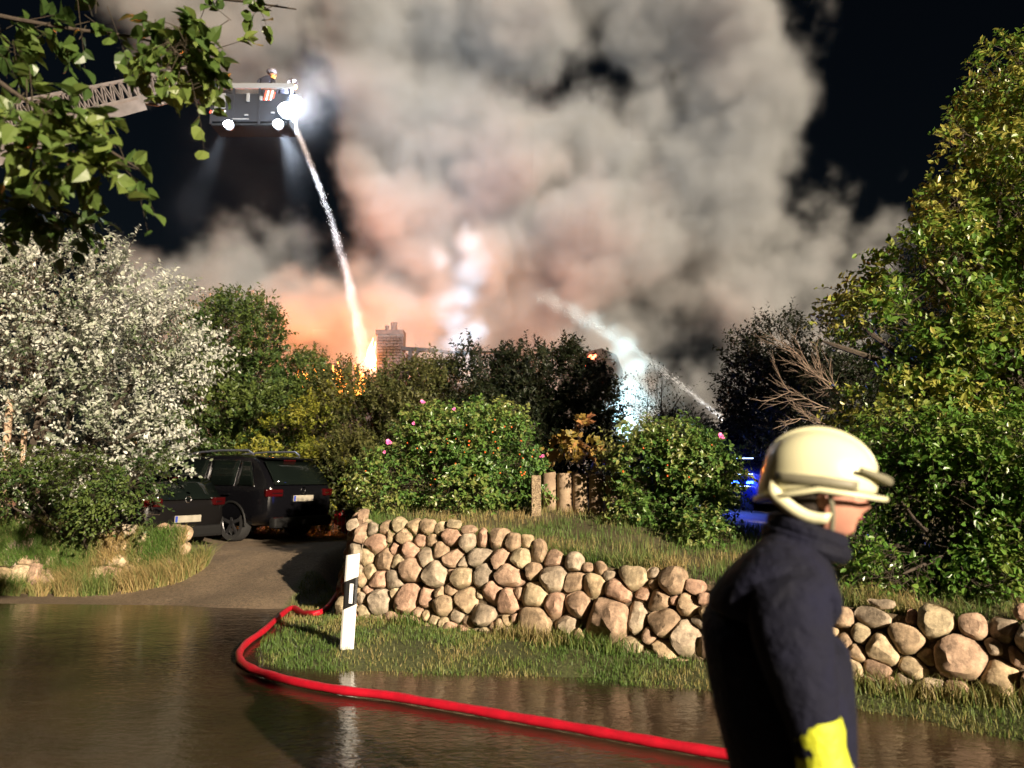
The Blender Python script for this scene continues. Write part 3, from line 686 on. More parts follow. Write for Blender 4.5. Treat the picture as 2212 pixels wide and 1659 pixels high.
# garden trees seen against the lit steam
plant('small_tree', 'little open tree with feathery twigs against the glowing steam', 'tree',
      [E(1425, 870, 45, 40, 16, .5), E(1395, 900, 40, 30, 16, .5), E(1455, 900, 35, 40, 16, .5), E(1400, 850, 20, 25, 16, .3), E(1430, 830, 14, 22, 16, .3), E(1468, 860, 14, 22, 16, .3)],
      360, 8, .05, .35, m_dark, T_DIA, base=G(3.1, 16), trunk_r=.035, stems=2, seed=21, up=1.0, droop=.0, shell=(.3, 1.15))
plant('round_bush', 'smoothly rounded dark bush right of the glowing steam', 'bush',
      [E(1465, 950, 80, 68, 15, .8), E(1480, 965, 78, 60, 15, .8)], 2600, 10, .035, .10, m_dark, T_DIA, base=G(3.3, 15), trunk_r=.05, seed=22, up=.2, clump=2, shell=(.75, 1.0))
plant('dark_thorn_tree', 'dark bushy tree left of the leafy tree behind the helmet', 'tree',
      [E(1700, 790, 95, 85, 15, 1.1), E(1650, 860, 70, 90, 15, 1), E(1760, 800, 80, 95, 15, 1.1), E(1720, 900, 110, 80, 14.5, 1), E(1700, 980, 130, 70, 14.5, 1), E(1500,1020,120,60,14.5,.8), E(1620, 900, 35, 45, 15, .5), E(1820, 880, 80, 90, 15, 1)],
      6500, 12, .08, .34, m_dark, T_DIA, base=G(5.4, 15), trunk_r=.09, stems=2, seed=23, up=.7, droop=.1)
# leafy tree on the right
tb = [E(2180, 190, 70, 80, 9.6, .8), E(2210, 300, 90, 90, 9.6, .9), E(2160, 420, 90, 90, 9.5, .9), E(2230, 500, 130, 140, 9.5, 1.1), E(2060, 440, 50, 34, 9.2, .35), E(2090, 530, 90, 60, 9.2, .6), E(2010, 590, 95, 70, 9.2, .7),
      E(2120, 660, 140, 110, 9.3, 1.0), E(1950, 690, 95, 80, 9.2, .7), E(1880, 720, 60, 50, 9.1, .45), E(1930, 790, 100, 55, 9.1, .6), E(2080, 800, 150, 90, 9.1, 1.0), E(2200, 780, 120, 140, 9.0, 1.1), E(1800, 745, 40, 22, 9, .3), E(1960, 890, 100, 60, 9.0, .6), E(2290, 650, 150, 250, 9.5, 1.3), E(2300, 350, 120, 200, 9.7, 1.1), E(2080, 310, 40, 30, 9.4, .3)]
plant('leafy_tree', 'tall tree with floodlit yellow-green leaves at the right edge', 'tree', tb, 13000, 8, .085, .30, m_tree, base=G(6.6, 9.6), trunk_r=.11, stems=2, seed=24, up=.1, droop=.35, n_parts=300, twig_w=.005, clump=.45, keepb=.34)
tb2 = [E(2000, 980, 130, 80, 8.0, .7), E(1920, 1050, 70, 90, 7.8, .5), E(2050, 1090, 130, 110, 7.7, .7), E(2180, 1020, 120, 130, 7.7, .8), E(1990, 1200, 100, 75, 7.4, .45), E(1900, 1180, 50, 70, 7.6, .4), E(2100, 1220, 80, 60, 7.2, .4), E(2220, 1180, 90, 90, 7.3, .6), E(1960, 1235, 70, 45, 6.95, .3), E(2110, 1260, 60, 38, 6.8, .3), E(2320, 1080, 120, 160, 7.5, .8)]
plant('overhanging_shrub', 'glossy green shrub hanging over the boulders below the tall tree', 'shrub', tb2, 6000, 8, .062, .26, m_shrub, base=G(4.4, 7.5), trunk_r=.05, stems=4, seed=25, up=.0, droop=.6, n_parts=250, twig_w=.004)
# bare twigs in front of the dark tree
bt = empty('bare_branch', at(1850, 900, 9)); tag(bt, 'leafless pale branches reaching left in front of the dark tree', 'branch')
def branch(p, d, L_, r_, depth, mb, r):
    pts = [p]; q = Vector(p)
    for k in range(4):
        d = (d + Vector((r.uniform(-.2, .2), r.uniform(-.1, .1), r.uniform(-.15, .2)))).normalized(); q = q + d * L_ / 4; pts.append(q.copy())
    mb.tube(pts, [r_, r_ * .85, r_ * .7, r_ * .5, r_ * .3], n=5)
    if depth:
        for k in range(1, 5):
            for _ in range(2):
                dd = (d + Vector((r.uniform(-.7, .5), r.uniform(-.3, .3), r.uniform(-.7, .7)))).normalized(); branch(pts[k], dd, L_ * .45, r_ * .5, depth - 1, mb, r)
M_BARE = mat('bare_wood', (.26, .19, .14), .8, c2=(.18, .13, .10), scale=9)
rr_ = random.Random(4)
for (px, py, tx, ty) in [(1850, 900, 1650, 830), (1845, 880, 1665, 745), (1830, 930, 1690, 880), (1850, 860, 1700, 790)]:
    mb = MB(); p = Vector((0, 0, 0)) + (at(px, py, 9) - bt.location); d = (at(tx, ty, 9) - at(px, py, 9)); branch(p, d.normalized(), d.length * .75, .009, 2, mb, rr_); mb.build('twig', M_BARE, bt, True)
# overhanging branches near the camera, top left
def near_branch(label, limb, blobs, n, seed, leaf=.085, kb=.62):
    pts = [at(*q) for q in limb]; root = empty('hazel_branch', pts[0]); tag(root, label, 'branch', 'leafy branches hanging in from the top left')
    MB().tube([p - pts[0] for p in catmull(pts, 4)], list(np.linspace(.016, .004, (len(pts) - 1) * 4 + 1)), n=7).build('limb', M_BARK, root, True)
    S = sprig_cloud(blobs, n, 6, leaf, .16, .5, seed, shell=(.2, 1.0), up=-.1, clump=.5, keepb=kb)
    off = np.array(pts[0]); S['pos'] -= off; S['sp'] -= off
    k = len(S['pos']); order = np.argsort(-(S['size'] / np.linalg.norm(S['pos'] + off - np.array(CAM), axis=1))); sel = np.zeros(k, bool); sel[order[:150]] = True
    lm = [leaves_mesh('leaf', np.zeros((1, 3)), np.eye(3)[None], np.array([1.0]), T_HEART, m_hazel, np.array([(j + .5) / 6])) for j in range(6)]
    for i in np.nonzero(sel)[0]:
        lo = bpy.data.objects.new('leaf', lm[min(5, int(S['tint'][i] * 6))]); col.objects.link(lo); lo.parent = root
        lo.matrix_local = Matrix.Translation(Vector(S['pos'][i])) @ Matrix(S['R'][i].tolist()).to_4x4() @ Matrix.Scale(float(S['size'][i]), 4)
    if (~sel).any(): tag(link('foliage', leaves_mesh('foliage', S['pos'][~sel], S['R'][~sel], S['size'][~sel], T_HEART, m_hazel, S['tint'][~sel]), None, root), kind='stuff')
    tag(link('twigs', twig_mesh('twigs', S, .003, M_TWIG, .9), None, root), kind='stuff')
near_branch('densest leafy branch filling the top left corner', [(-300, -60, 4.0), (-60, 20, 4.0), (140, 60, 4.1), (330, 90, 4.2), (450, 160, 4.2)],
            [E(40, 30, 120, 60, 4.0, .3), E(180, 35, 110, 60, 4.1, .3), E(300, 60, 90, 70, 4.2, .3), E(380, 110, 60, 55, 4.2, .2), E(410, 170, 45, 42, 4.2, .15), E(-60, 60, 100, 70, 4, .3)], 230, 31)
near_branch('drooping leafy branch below the fire ladder on the left', [(-300, 60, 3.6), (-80, 130, 3.6), (60, 220, 3.7), (180, 290, 3.7), (300, 365, 3.8)],
            [E(60, 220, 55, 45, 3.6, .15), E(120, 280, 70, 60, 3.7, .18), E(190, 330, 70, 50, 3.7, .15), E(270, 365, 42, 24, 3.8, .1), E(60, 270, 50, 40, 3.7, .15), E(150, 345, 50, 25, 3.7, .12)], 74, 32)
near_branch('lowest leafy twig just above the silvery bush', [(-300, 380, 4.2), (-60, 410, 4.2), (60, 440, 4.2), (190, 470, 4.2)],
            [E(30, 450, 60, 32, 4.2, .12), E(130, 470, 60, 26, 4.2, .1), E(185, 468, 25, 20, 4.2, .08), E(0, 480, 30, 30, 4.2, .1), E(80, 455, 60, 30, 4.2, .12)], 34, 33, kb=1.2)
near_branch('thin twig with scattered leaves hanging at the top beside the smoke', [(330, -60, 4.6), (450, -10, 4.6), (540, 5, 4.6), (640, 20, 4.6)],
            [E(480, 50, 50, 50, 4.6, .15), E(500, 100, 28, 22, 4.6, .1), E(590, 20, 40, 22, 4.6, .1), E(430, 20, 40, 30, 4.6, .12), E(560, -20, 60, 20, 4.6, .12)], 17, 34)
# ---------------------------------------------------------------- grass
def grass(name, label_none, pts, h, w, m, seed, lean=.5):
    r = np.random.default_rng(seed); n = len(pts)
    a = r.uniform(0, 2 * np.pi, n); hh = h * r.uniform(.4, 1.3, n) if np.isscalar(h) else h * r.uniform(.5, 1.3, n)
    ln = r.uniform(.05, lean, n) * hh; la = r.uniform(0, 2 * np.pi, n)
    dx, dy = np.cos(a) * w, np.sin(a) * w; lx, ly = np.cos(la) * ln, np.sin(la) * ln
    z0 = pts[:, 2] - .01
    V = np.zeros((n, 5, 3))
    V[:, 0] = np.stack([pts[:, 0] - dx, pts[:, 1] - dy, z0], 1); V[:, 1] = np.stack([pts[:, 0] + dx, pts[:, 1] + dy, z0], 1)
    V[:, 2] = np.stack([pts[:, 0] + dx * .7 + lx * .35, pts[:, 1] + dy * .7 + ly * .35, z0 + hh * .6], 1); V[:, 3] = np.stack([pts[:, 0] - dx * .7 + lx * .35, pts[:, 1] - dy * .7 + ly * .35, z0 + hh * .6], 1)
    V[:, 4] = np.stack([pts[:, 0] + lx, pts[:, 1] + ly, z0 + hh], 1)
    i = np.arange(n)[:, None] * 5
    Fc = np.concatenate([i + np.array([[0, 1, 2]]), i + np.array([[0, 2, 3]]), i + np.array([[3, 2, 4]])], 0)
    me = mesh_np(name, V.reshape(-1, 3), Fc, False, [m])
    tint = np.clip(.45 + (fbm(pts[:, 0], pts[:, 1], 1.6, seed) - .5) * 2.6 + r.normal(scale=.2, size=n), .001, 1)
    t_ = me.attributes.new('tint', 'FLOAT', 'POINT'); t_.data.foreach_set('value', np.repeat(tint, 5).astype(np.float32))
    o = link(name, me); tag(o, kind='stuff'); return o
def scatter(n, box, cond, seed, dens=None):
    r = np.random.default_rng(seed); x = r.uniform(box[0], box[1], n); y = r.uniform(box[2], box[3], n)
    k = cond(x, y); x, y = x[k], y[k]
    f = fbm(x, y, 2.2, seed + 1); kk = r.random(len(x)) < np.clip((f - .25) * 3, .12, 1); x, y = x[kk], y[kk]
    return np.stack([x, y, height(x, y)], 1)
m_grass = leaf_mat('grass_blade', [(.055, .10, .02), (.085, .13, .03), (.13, .14, .04), (.21, .17, .07)], .3, .5, .3)
m_dry = leaf_mat('dry_grass', [(.06, .11, .02), (.10, .13, .035), (.17, .15, .055), (.26, .19, .08)], .3, .6, .3)
P = scatter(190000, (-3.3, 6, 3.5, 12), lambda x, y: (poly_sd(x, y, verge_poly) + .16 * (fbm(x, y, 2.5, 8) - .6) > .05) & (poly_sd(x, y, bank_poly) < .12), 41)
grass('verge_grass', None, P, .058, .0036, m_grass, 42)
P = scatter(120000, (-3.0, 9, 4.5, 14), lambda x, y: (poly_sd(x, y, bank_poly) > .18) & (poly_sd(x, y, bank_poly) < 3.2), 43)
grass('bank_grass', None, P, .11, .003, m_dry, 44)
P = scatter(60000, (-11, -4.6, 11.3, 14.0), lambda x, y: ((poly_sd(x, y, left_poly) > -.55 + .5 * fbm(x, y, 1.2, 2)) & (y < 14)), 45)
grass('tussock_grass', None, P, .13, .004, m_dry, 46, lean=.9)
P = scatter(70000, (-9.5, -4.7, 11.2, 13.6), lambda x, y: (np.abs(poly_sd(x, y, left_poly)) < .42 + .25 * fbm(x, y, .9, 12)) & (y < 13.6) & (fbm(x, y, .8, 33) + .35 * (x > -6.8) > .52), 55)
P[:, 2] = np.minimum(P[:, 2], .75); grass('bank_tussocks', None, P, .30, .005, m_dry, 56, lean=1.1)
r_ = np.random.default_rng(15); n_ = 26000; us = r_.uniform(-.1, 8.5, n_); vs_ = r_.uniform(.05, .82, n_); k = fbm(us, vs_ * 2, 1.1, 91) + .22 * (us < 2.2) + .25 * (vs_ - .4) > .62
P = np.array([W3.P(u_, v_, .06 + .05 * r_.random()) for u_, v_ in zip(us[k], vs_[k])]); grass('hanging_grass', None, P, .16, .005, m_dry, 57, lean=1.4)
# longer tufts at the wall foot and crest
r_ = np.random.default_rng(5); us = r_.uniform(0, 8.6, 5200); v0 = r_.normal(-.10, .05, 5200)
x = WA.x + WD.x * us + WN.x * v0; y = WA.y + WD.y * us + WN.y * v0; k = fbm(x, y, 1.4, 77) > .5
grass('wall_foot_tufts', None, np.stack([x[k], y[k], height(x[k], y[k])], 1), .16, .004, m_grass, 47, lean=.8)
us = r_.uniform(0, 8.6, 9000); v0 = r_.normal(.36, .09, 9000)
x = WA.x + WD.x * us + WN.x * v0; y = WA.y + WD.y * us + WN.y * v0; k = fbm(x, y, 1.6, 78) > .42
grass('wall_crest_tufts', None, np.stack([x[k], y[k], height(x[k], y[k])], 1), .17, .0035, m_dry, 48, lean=1.0)
# ---------------------------------------------------------------- parked cars
M_CARB = mat('black_paint', (.003, .003, .004), .22, coat=.15, spec=.35)
M_CARG = mat('dark_grey_paint', (.005, .0045, .0045), .35, coat=.1, spec=.35)
M_GLASS = mat('tinted_glass', (.004, .006, .005), .08, spec=.6)
M_TYRE = mat('tyre', (.012, .012, .012), .9)
M_RIM = mat('alloy', (.08, .08, .085), .4, metal=.8)
M_TRIM = mat('dark_trim', (.006, .006, .006), .65, spec=.25)
M_RED = mat('red_lens', (.035, .0015, .002), .15, coat=.5)
M_CHR = mat('chrome', (.75, .75, .78), .12, metal=1)
M_BLUEROOF = mat('roof_rail', (.30, .32, .42), .3, metal=.8)
M_PLATE = mat('number_plate', (.34, .31, .25), .5, c2=(.26, .24, .19), scale=9)
M_PLB = mat('plate_band', (.02, .05, .35), .4)
def car(label, x, y, z, heading, paint, L=4.55, Wd=1.84, H=1.66, hood=.98, rails=True, lights=None, low=False):
    root = empty('parked_car', (x, y, z), (0, 0, heading)); tag(root, label, 'car')
    # stations along x: rear 0 -> front L : (x, z_sill, z_belt, z_top, half width)
    st = [(0.0, .52, .92, .98, .70), (.05, .36, .96, 1.06, .84), (.22, .30, .99, 1.30, .90), (.42, .28, 1.00, 1.50, .92), (.62, .28, 1.00, 1.60, .92), (1.1, .26, 1.0, 1.65, .92), (1.9, .26, .99, 1.66, .92), (2.6, .26, .97, 1.62, .92),
          (2.95, .26, .96, 1.50, .92), (3.3, .27, .95, 1.22, .92), (3.55, .28, .93, 1.02, .91), (4.0, .30, .86, .93, .89), (4.38, .34, .72, .80, .83), (4.52, .42, .60, .66, .70)]
    if low: st = [(a, b, c * .93, min(d, 1.66) * (.90 if d > 1.0 else .93), e) for a, b, c, d, e in st]
    kx, kw, kh = L / 4.52, Wd / 1.84, H / 1.66
    st = [(a * kx, b * kh, c * kh, d * kh, e * kw) for a, b, c, d, e in st]
    V = []; n = 9
    for (sx, zs, zb, zt, hw) in st:
        tw = hw * (.99 - .24 * min(1, max(0, (zt - zb) / .65)))
        half = [(0, zs - .02), (hw * .86, zs), (hw * .99, zs + .14), (hw, (zs + zb) / 2), (hw * .975, zb - .02), (hw * .94, zb + .015), (tw * 1.0, zt - .06), (tw * .9, zt - .012), (0, zt + .01)]
        V.append([(sx, yy, zz) for yy, zz in half])
    def shell(rows, cols, name, m, push=0.0, smooth=True):
        for s_ in ((1, -1)):
            pass
        vs = []; fs = []
        for s_ in (1, -1):
            b0 = len(vs)
            for i in rows:
                for j in cols:
                    a = V[i][j]; vs.append((a[0], s_ * a[1], a[2]))
            R_, C_ = len(rows), len(cols)
            for i in range(R_ - 1):
                for j in range(C_ - 1):
                    q = (b0 + i * C_ + j, b0 + (i + 1) * C_ + j, b0 + (i + 1) * C_ + j + 1, b0 + i * C_ + j + 1)
                    fs.append(q if s_ > 0 else q[::-1])
        return vs, fs
    vs, fs = shell(range(len(V)), range(n), 'body', paint)
    mb = MB(); mb.poly(vs, fs)
    for i_, sg in ((0, 1), (len(V) - 1, -1)):
        ring = [(a[0], a[1], a[2]) for a in V[i_]] + [(a[0], -a[1], a[2]) for a in V[i_][::-1]]
        mb.poly(ring, [tuple(range(len(ring)))[::sg]])
    bmesh.ops.remove_doubles(mb.bm, verts=mb.bm.verts, dist=.0008)
    body = mb.build('body', paint, root, True)
    sb = body.modifiers.new('s', 'SUBSURF'); sb.levels = 1; sb.render_levels = 2
    # side windows following the greenhouse, slightly proud
    def side_pt(sx, f, s_, out=.012):
        xs = [a[0] for a in st]; i = max(0, min(len(xs) - 2, int(np.searchsorted(xs, sx)) - 1)); t = (sx - xs[i]) / (xs[i + 1] - xs[i])
        A, B_ = Vector(V[i][5]).lerp(Vector(V[i + 1][5]), t), Vector(V[i][6]).lerp(Vector(V[i + 1][6]), t)
        p = A.lerp(B_, f); return Vector((sx, s_ * (p.y + out), p.z))
    for s_ in (1, -1):
        for x0, x1, x0t, x1t in ((.38, .86, .62, .86), (.92, 1.72, .92, 1.72), (1.80, 2.98, 1.80, 2.62)):
            pts = []
            for k in range(7):
                a = side_pt((x0 + (x1 - x0) * k / 6) * kx, .06, s_); b = side_pt((x0t + (x1t - x0t) * k / 6) * kx, .90, s_); pts += [a, b]
            f = [(2 * k, 2 * k + 2, 2 * k + 3, 2 * k + 1) if s_ < 0 else (2 * k, 2 * k + 1, 2 * k + 3, 2 * k + 2) for k in range(6)]
            w_ = MB().poly(pts, f).build('side_window', M_GLASS, root, True)
            so = w_.modifiers.new('t', 'SOLIDIFY'); so.thickness = .006; so.offset = 1 if s_ < 0 else 1
            rim_ = MB().tube([pts[0], pts[12], pts[13], pts[1], pts[0]], .008, n=5); rim_.build('window_trim', M_CHR if not low else M_TRIM, w_)
    # rear window, lamps, plate
    def rear(zf, yf, out=.02):
        zs = [a[3] for a in st[:5]]; xs = [a[0] for a in st[:5]]
        xx = float(np.interp(zf, zs, xs)); hw = float(np.interp(zf, zs, [V[i][6][1] for i in range(5)])); return Vector((xx - out, yf * hw, zf))
    z0, z1 = st[1][3] + .0, st[4][3] - .10 * kh
    g = [rear(z0 + (z1 - z0) * i / 4, j / 4, .035) for i in range(5) for j in (-3.5, -1.8, 0, 1.8, 3.5)]
    for q in g: q.x -= .02 * (1 - (abs(q.y) / .75) ** 2)
    rw = MB().poly(g, [(i * 5 + j, i * 5 + j + 5, i * 5 + j + 6, i * 5 + j + 1) for i in range(4) for j in range(4)]).build('rear_window', M_GLASS, root, True)
    sd_ = rw.modifiers.new('t', 'SOLIDIFY'); sd_.thickness = .02; sd_.offset = 0
    MB().box((st[4][0] - .13, 0, st[4][3] - .03), (.30, 1.22 * kw, .035), Euler((0, -.12, 0)), .01).build('spoiler', paint, root)
    MB().box((st[3][0] - .04, 0, st[4][3] - .075), (.03, .30, .030), bevel=.006).build('brake_light', M_RED, root)
    for s_ in (1, -1):
        tl = MB().box((.055, s_ * .70 * kw, .91 * kh), (.10, .34 * kw, .135), Euler((0, -.1, s_ * -.32)), .02).build('tail_light', M_RED, root)
        MB().box((.0, s_ * .66 * kw, .90 * kh), (.02, .2 * kw, .018), Euler((0, -.1, s_ * -.32))).build('light_strip', M_CHR, tl)
        MB().box((.0, s_ * .62 * kw, .44 * kh), (.05, .22, .035), None, .008).build('bumper_reflector', M_RED, root)
        mr_ = MB().box((2.62 * kx, s_ * 1.03 * kw, 1.03 * kh), (.13, .22, .15), Euler((0, 0, s_ * .2)), .035).build('mirror', paint, root)
        for hx in (1.05, 2.0): MB().box((hx * kx, s_ * .935 * kw, .88 * kh), (.19, .03, .03), None, .008).build('door_handle', paint, root)
        if rails:
            MB().tube([(.72 * kx, s_ * .60 * kw, st[4][3] + .03), (.85 * kx, s_ * .61 * kw, st[5][3] + .06), (1.6 * kx, s_ * .62 * kw, st[6][3] + .065), (2.3 * kx, s_ * .61 * kw, st[7][3] + .075), (2.62 * kx, s_ * .6 * kw, st[7][3] + .02)], .019, n=8).build('roof_rail', M_BLUEROOF, root, True)
    MB().box((.03, 0, .36 * kh), (.16, 1.5 * kw, .20), None, .05).build('bumper', M_TRIM, root)
    pz = .80 if not low else .60
    pl = MB().box((-.012, 0, pz * kh), (.02, .52, .115), Euler((0, -.06, 0)), .004).build('number_plate', M_PLATE, root)
    MB().box((-.024, .235, pz * kh), (.012, .04, .10), Euler((0, -.06, 0))).build('plate_band', M_PLB, pl)
    ring = [(-.0, math.cos(a) * .055, .955 * kh + math.sin(a) * .055) for a in np.linspace(0, 2 * math.pi, 17)]
    MB().tube(ring, .008, n=6).build('badge', M_CHR, root)
    for ax_, s_ in ((.92, 1), (.92, -1), (3.62, 1), (3.62, -1)):
        cxy = Vector((ax_ * kx, s_ * .80 * kw, .345))
        tyre = MB(); prof = [(.235, -.10), (.32, -.11), (.345, -.07), (.345, .07), (.32, .11), (.235, .10)]
        n_ = 28; vs = [(cxy.x + r_ * math.cos(a), cxy.y + yy, cxy.z + r_ * math.sin(a)) for a in np.arange(n_) * 2 * math.pi / n_ for r_, yy in prof]
        fs = [(i * 6 + j, ((i + 1) % n_) * 6 + j, ((i + 1) % n_) * 6 + j + 1, i * 6 + j + 1) for i in range(n_) for j in range(5)]
        wo = tyre.poly(vs, fs).build('wheel', M_TYRE, root, True)
        rm = MB(); yo = cxy.y + s_ * .085
        for k in range(5):
            a = k * 2 * math.pi / 5 + .3; rm.beam((cxy.x, yo, cxy.z), (cxy.x + .235 * math.cos(a), yo, cxy.z + .235 * math.sin(a)), .03, .055)
        rm.tube([(cxy.x + .24 * math.cos(a), yo, cxy.z + .24 * math.sin(a)) for a in np.linspace(0, 2 * math.pi, 25)], .015, n=5)
        rm.build('rim', M_RIM, wo)
        arch = MB().tube([(cxy.x + .40 * math.cos(a), s_ * .925 * kw, cxy.z + .40 * math.sin(a)) for a in np.linspace(-.1, math.pi + .1, 14)], .022, n=6).build('wheel_arch', M_TRIM, root, True)
    return root
hd = math.atan2(.5, -.87)
def place_car(label, px, Yr, paint, **kw):
    p = at(px, 1060, Yr); g_ = float(height(p.x, p.y)); return car(label, p.x, p.y, g_, hd, paint, **kw)
suv = place_car('larger black estate car with roof rails parked in the driveway', 655, 15.3, M_CARB)
hatch = place_car('dark car half hidden by the hedge, its plate lower than its neighbour', 408, 13.55, M_CARG, L=4.3, Wd=1.74, H=1.52, rails=False, low=True)
# emergency vehicle behind the firefighter
M_BLUEP = mat('dark_blue_paint', (.015, .02, .10), .25, coat=.5)
M_BLUEL = mat('blue_flasher', (.02, .05, .8), .2, emit=(.02, .08, 1.0), estr=14)
M_WHL = mat('white_lamp_strip', (.6, .7, .8), .2, emit=(.6, .8, 1.0), estr=1.6)
p = at(1600, 1040, 13.2)
ev = car('dark blue vehicle with lit blue flashers behind the firefighter', p.x + .1, p.y + 4.4, .92, math.radians(-78), M_BLUEP, L=4.8, Wd=1.9, H=1.75, rails=False)
ev.name = 'emergency_vehicle'
for dx in (-22, 22):
    q = at(1604 + dx * .8, 1042, 13.1) ; b_ = link('blue_flasher', MB().box((0, 0, 0), (.14, .05, .045), None, .01).me('blue_flasher', M_BLUEL), None, ev)
    b_.matrix_parent_inverse = (Matrix.Translation(ev.location) @ ev.rotation_euler.to_matrix().to_4x4()).inverted(); b_.location = q
for py_, w_ in ((1024, .30), (1050, .24), (990, .32)):
    q = at(1606, py_, 13.12); b_ = link('light_strip', MB().box((0, 0, 0), (w_, .03, .015)).me('light_strip', M_WHL), None, ev)
    b_.matrix_parent_inverse = (Matrix.Translation(ev.location) @ ev.rotation_euler.to_matrix().to_4x4()).inverted(); b_.location = q
bl = bpy.data.lights.new('blue_light', 'POINT'); bl.energy = 30; bl.color = (.06, .12, 1); bl.shadow_soft_size = .08
blo = bpy.data.objects.new('blue_light', bl); col.objects.link(blo); blo.location = at(1604, 1030, 12.7)
# red plastic reels in a wire rack
M_REDP = mat('red_plastic', (.65, .03, .04), .4, c2=(.5, .02, .03), scale=12)
M_WIRE = mat('galvanised_wire', (.42, .44, .40), .45, metal=.6)
q = gnd(735, 1158, .5); rk = empty('wire_rack', (q.x + .1, q.y, float(height(q.x, q.y)))); tag(rk, 'pale wire rack holding red round plastic pieces beside the large black car', 'rack')
mb = MB()
for k in range(7): mb.bar((-.24 + k * .08, 0, .02), (-.24 + k * .08, 0, .50 + .03 * math.sin(k * .5)), .005, n=5)
mb.tube([(-.26, 0, .02), (-.26, 0, .48), (-.2, 0, .54), (.2, 0, .54), (.27, 0, .46), (.27, 0, .02)], .008, n=5); mb.tube([(-.26, .25, .02), (-.26, .25, .4), (.27, .25, .4), (.27, .25, .02)], .008, n=5)
mb.bar((-.26, 0, .02), (-.26, .25, .02), .006); mb.bar((.27, 0, .02), (.27, .25, .02), .006); mb.build('frame', M_WIRE, rk)
for (cx_, cz_, r_) in ((-.14, .36, .15), (.06, .16, .15)):
    d_ = MB().bar((cx_, .06, cz_), (cx_, .12, cz_), r_, n=24).tube([(cx_ + r_ * math.cos(a), .09, cz_ + r_ * math.sin(a)) for a in np.linspace(0, 2 * math.pi, 25)], .022, n=6).bar((cx_, .04, cz_), (cx_, .14, cz_), .05, n=12)
    d_.build('red_disc', M_REDP, rk, True)
# two pale posts at the far left
M_PALE = mat('pale_wood', (.42, .30, .20), .8, c2=(.34, .24, .16), scale=7)
for (px, y0, y1, r_, lb) in ((12, 990, 858, .06, 'pale post at the far left under the silvery bush'), (48, 1000, 925, .045, 'shorter pale post right of the far left one')):
    a = at(px, y0, 13.3); b_ = at(px, y1, 13.3); g_ = float(height(a.x, a.y))
    o = MB().tube([(a.x, a.y, g_ - .1), (a.x, a.y, b_.z - .02), (a.x, a.y, b_.z)], [r_, r_, r_ * .8], n=10).build('wooden_post', M_PALE, None, True); tag(o, lb, 'post')
# ---------------------------------------------------------------- burning house behind the hedge
M_SOOT = mat('sooty_brick', (.10, .05, .035), .9, c2=(.05, .03, .025), scale=3, bump=.6)
M_CHAR = mat('charred_timber', (.02, .014, .012), .95, c2=(.035, .022, .018), scale=6, bump=.6)
M_MORTAR = mat('mortar', (.09, .07, .06), .95)
HY = 33.0
hr = at(845, 1033, HY); house = empty('burning_house', (hr.x, HY, 0)); tag(house, 'burnt-out house with a bare brick chimney and charred roof timbers in flames', 'house')
def hp_(px, py, Y=HY): return at(px, py, Y) - Vector((hr.x, HY, 0))
def hbox(x0, x1, y0, y1, name, m, d=.8, Y=HY, par=None, bevel=0):
    a, b_ = hp_(x0, y0, Y), hp_(x1, y1, Y); return MB().box(((a.x + b_.x) / 2, a.y + d / 2, (a.z + b_.z) / 2), (abs(b_.x - a.x), d, abs(a.z - b_.z)), bevel=bevel).build(name, m, par or house)
chim = hbox(815, 867, 722, 1000, 'chimney', M_MORTAR, .75)
# brick courses, proud of the mortar
a, b_ = hp_(815, 722), hp_(867, 1000); z = a.z - .05; kk = 0
br_me = {}
while z > a.z - 2.6:
    n_ = 4; wdt = (b_.x - a.x + .02) / n_
    for i in range(n_ + (kk % 2)):
        x0 = a.x - .01 + (i - .5 * (kk % 2)) * wdt; x1 = min(x0 + wdt, b_.x + .01); x0 = max(x0, a.x - .01)
        if x1 - x0 < .05: continue
        key = round(x1 - x0, 2)
        if key not in br_me: br_me[key] = MB().box((0, 0, 0), (key - .02, .06, .105), bevel=.006).me('brick', M_SOOT)
        o = link('brick', br_me[key], None, chim); o.location = ((x0 + x1) / 2, -.02 + rnd.uniform(-.006, .006), z - .06)
    z -= .125; kk += 1
hbox(811, 871, 712, 723, 'chimney_cap', M_SOOT, .85)
hbox(866, 874, 762, 1000, 'chimney_shoulder', M_SOOT, .7)
for px, py0, r_ in ((833, 700, .10), (848, 693, .15)):
    a = hp_(px, 712); t_ = hp_(px, py0); MB().tube([(a.x, .4, a.z), (a.x, .4, (a.z + t_.z) / 2), (a.x, .4, t_.z)], [r_, r_ * .85, r_], n=12).build('chimney_pot', M_SOOT, house, True)
for (x0, y0, x1, y1, w_) in ((868, 753, 935, 757, .16), (868, 800, 935, 806, .18), (888, 753, 880, 812, .16), (905, 757, 876, 800, .12), (935, 757, 1010, 765, .12), (1037, 748, 1037, 830, .13), (1111, 757, 1050, 822, .2), (960, 762, 1110, 760, .10), (985, 765, 985, 830, .1)):
    MB().beam(hp_(x0, y0), hp_(x1, y1), w_, w_).build('roof_timber', M_CHAR, house)
hbox(560, 1120, 828, 1000, 'wall', M_CHAR, .4, HY + .5)
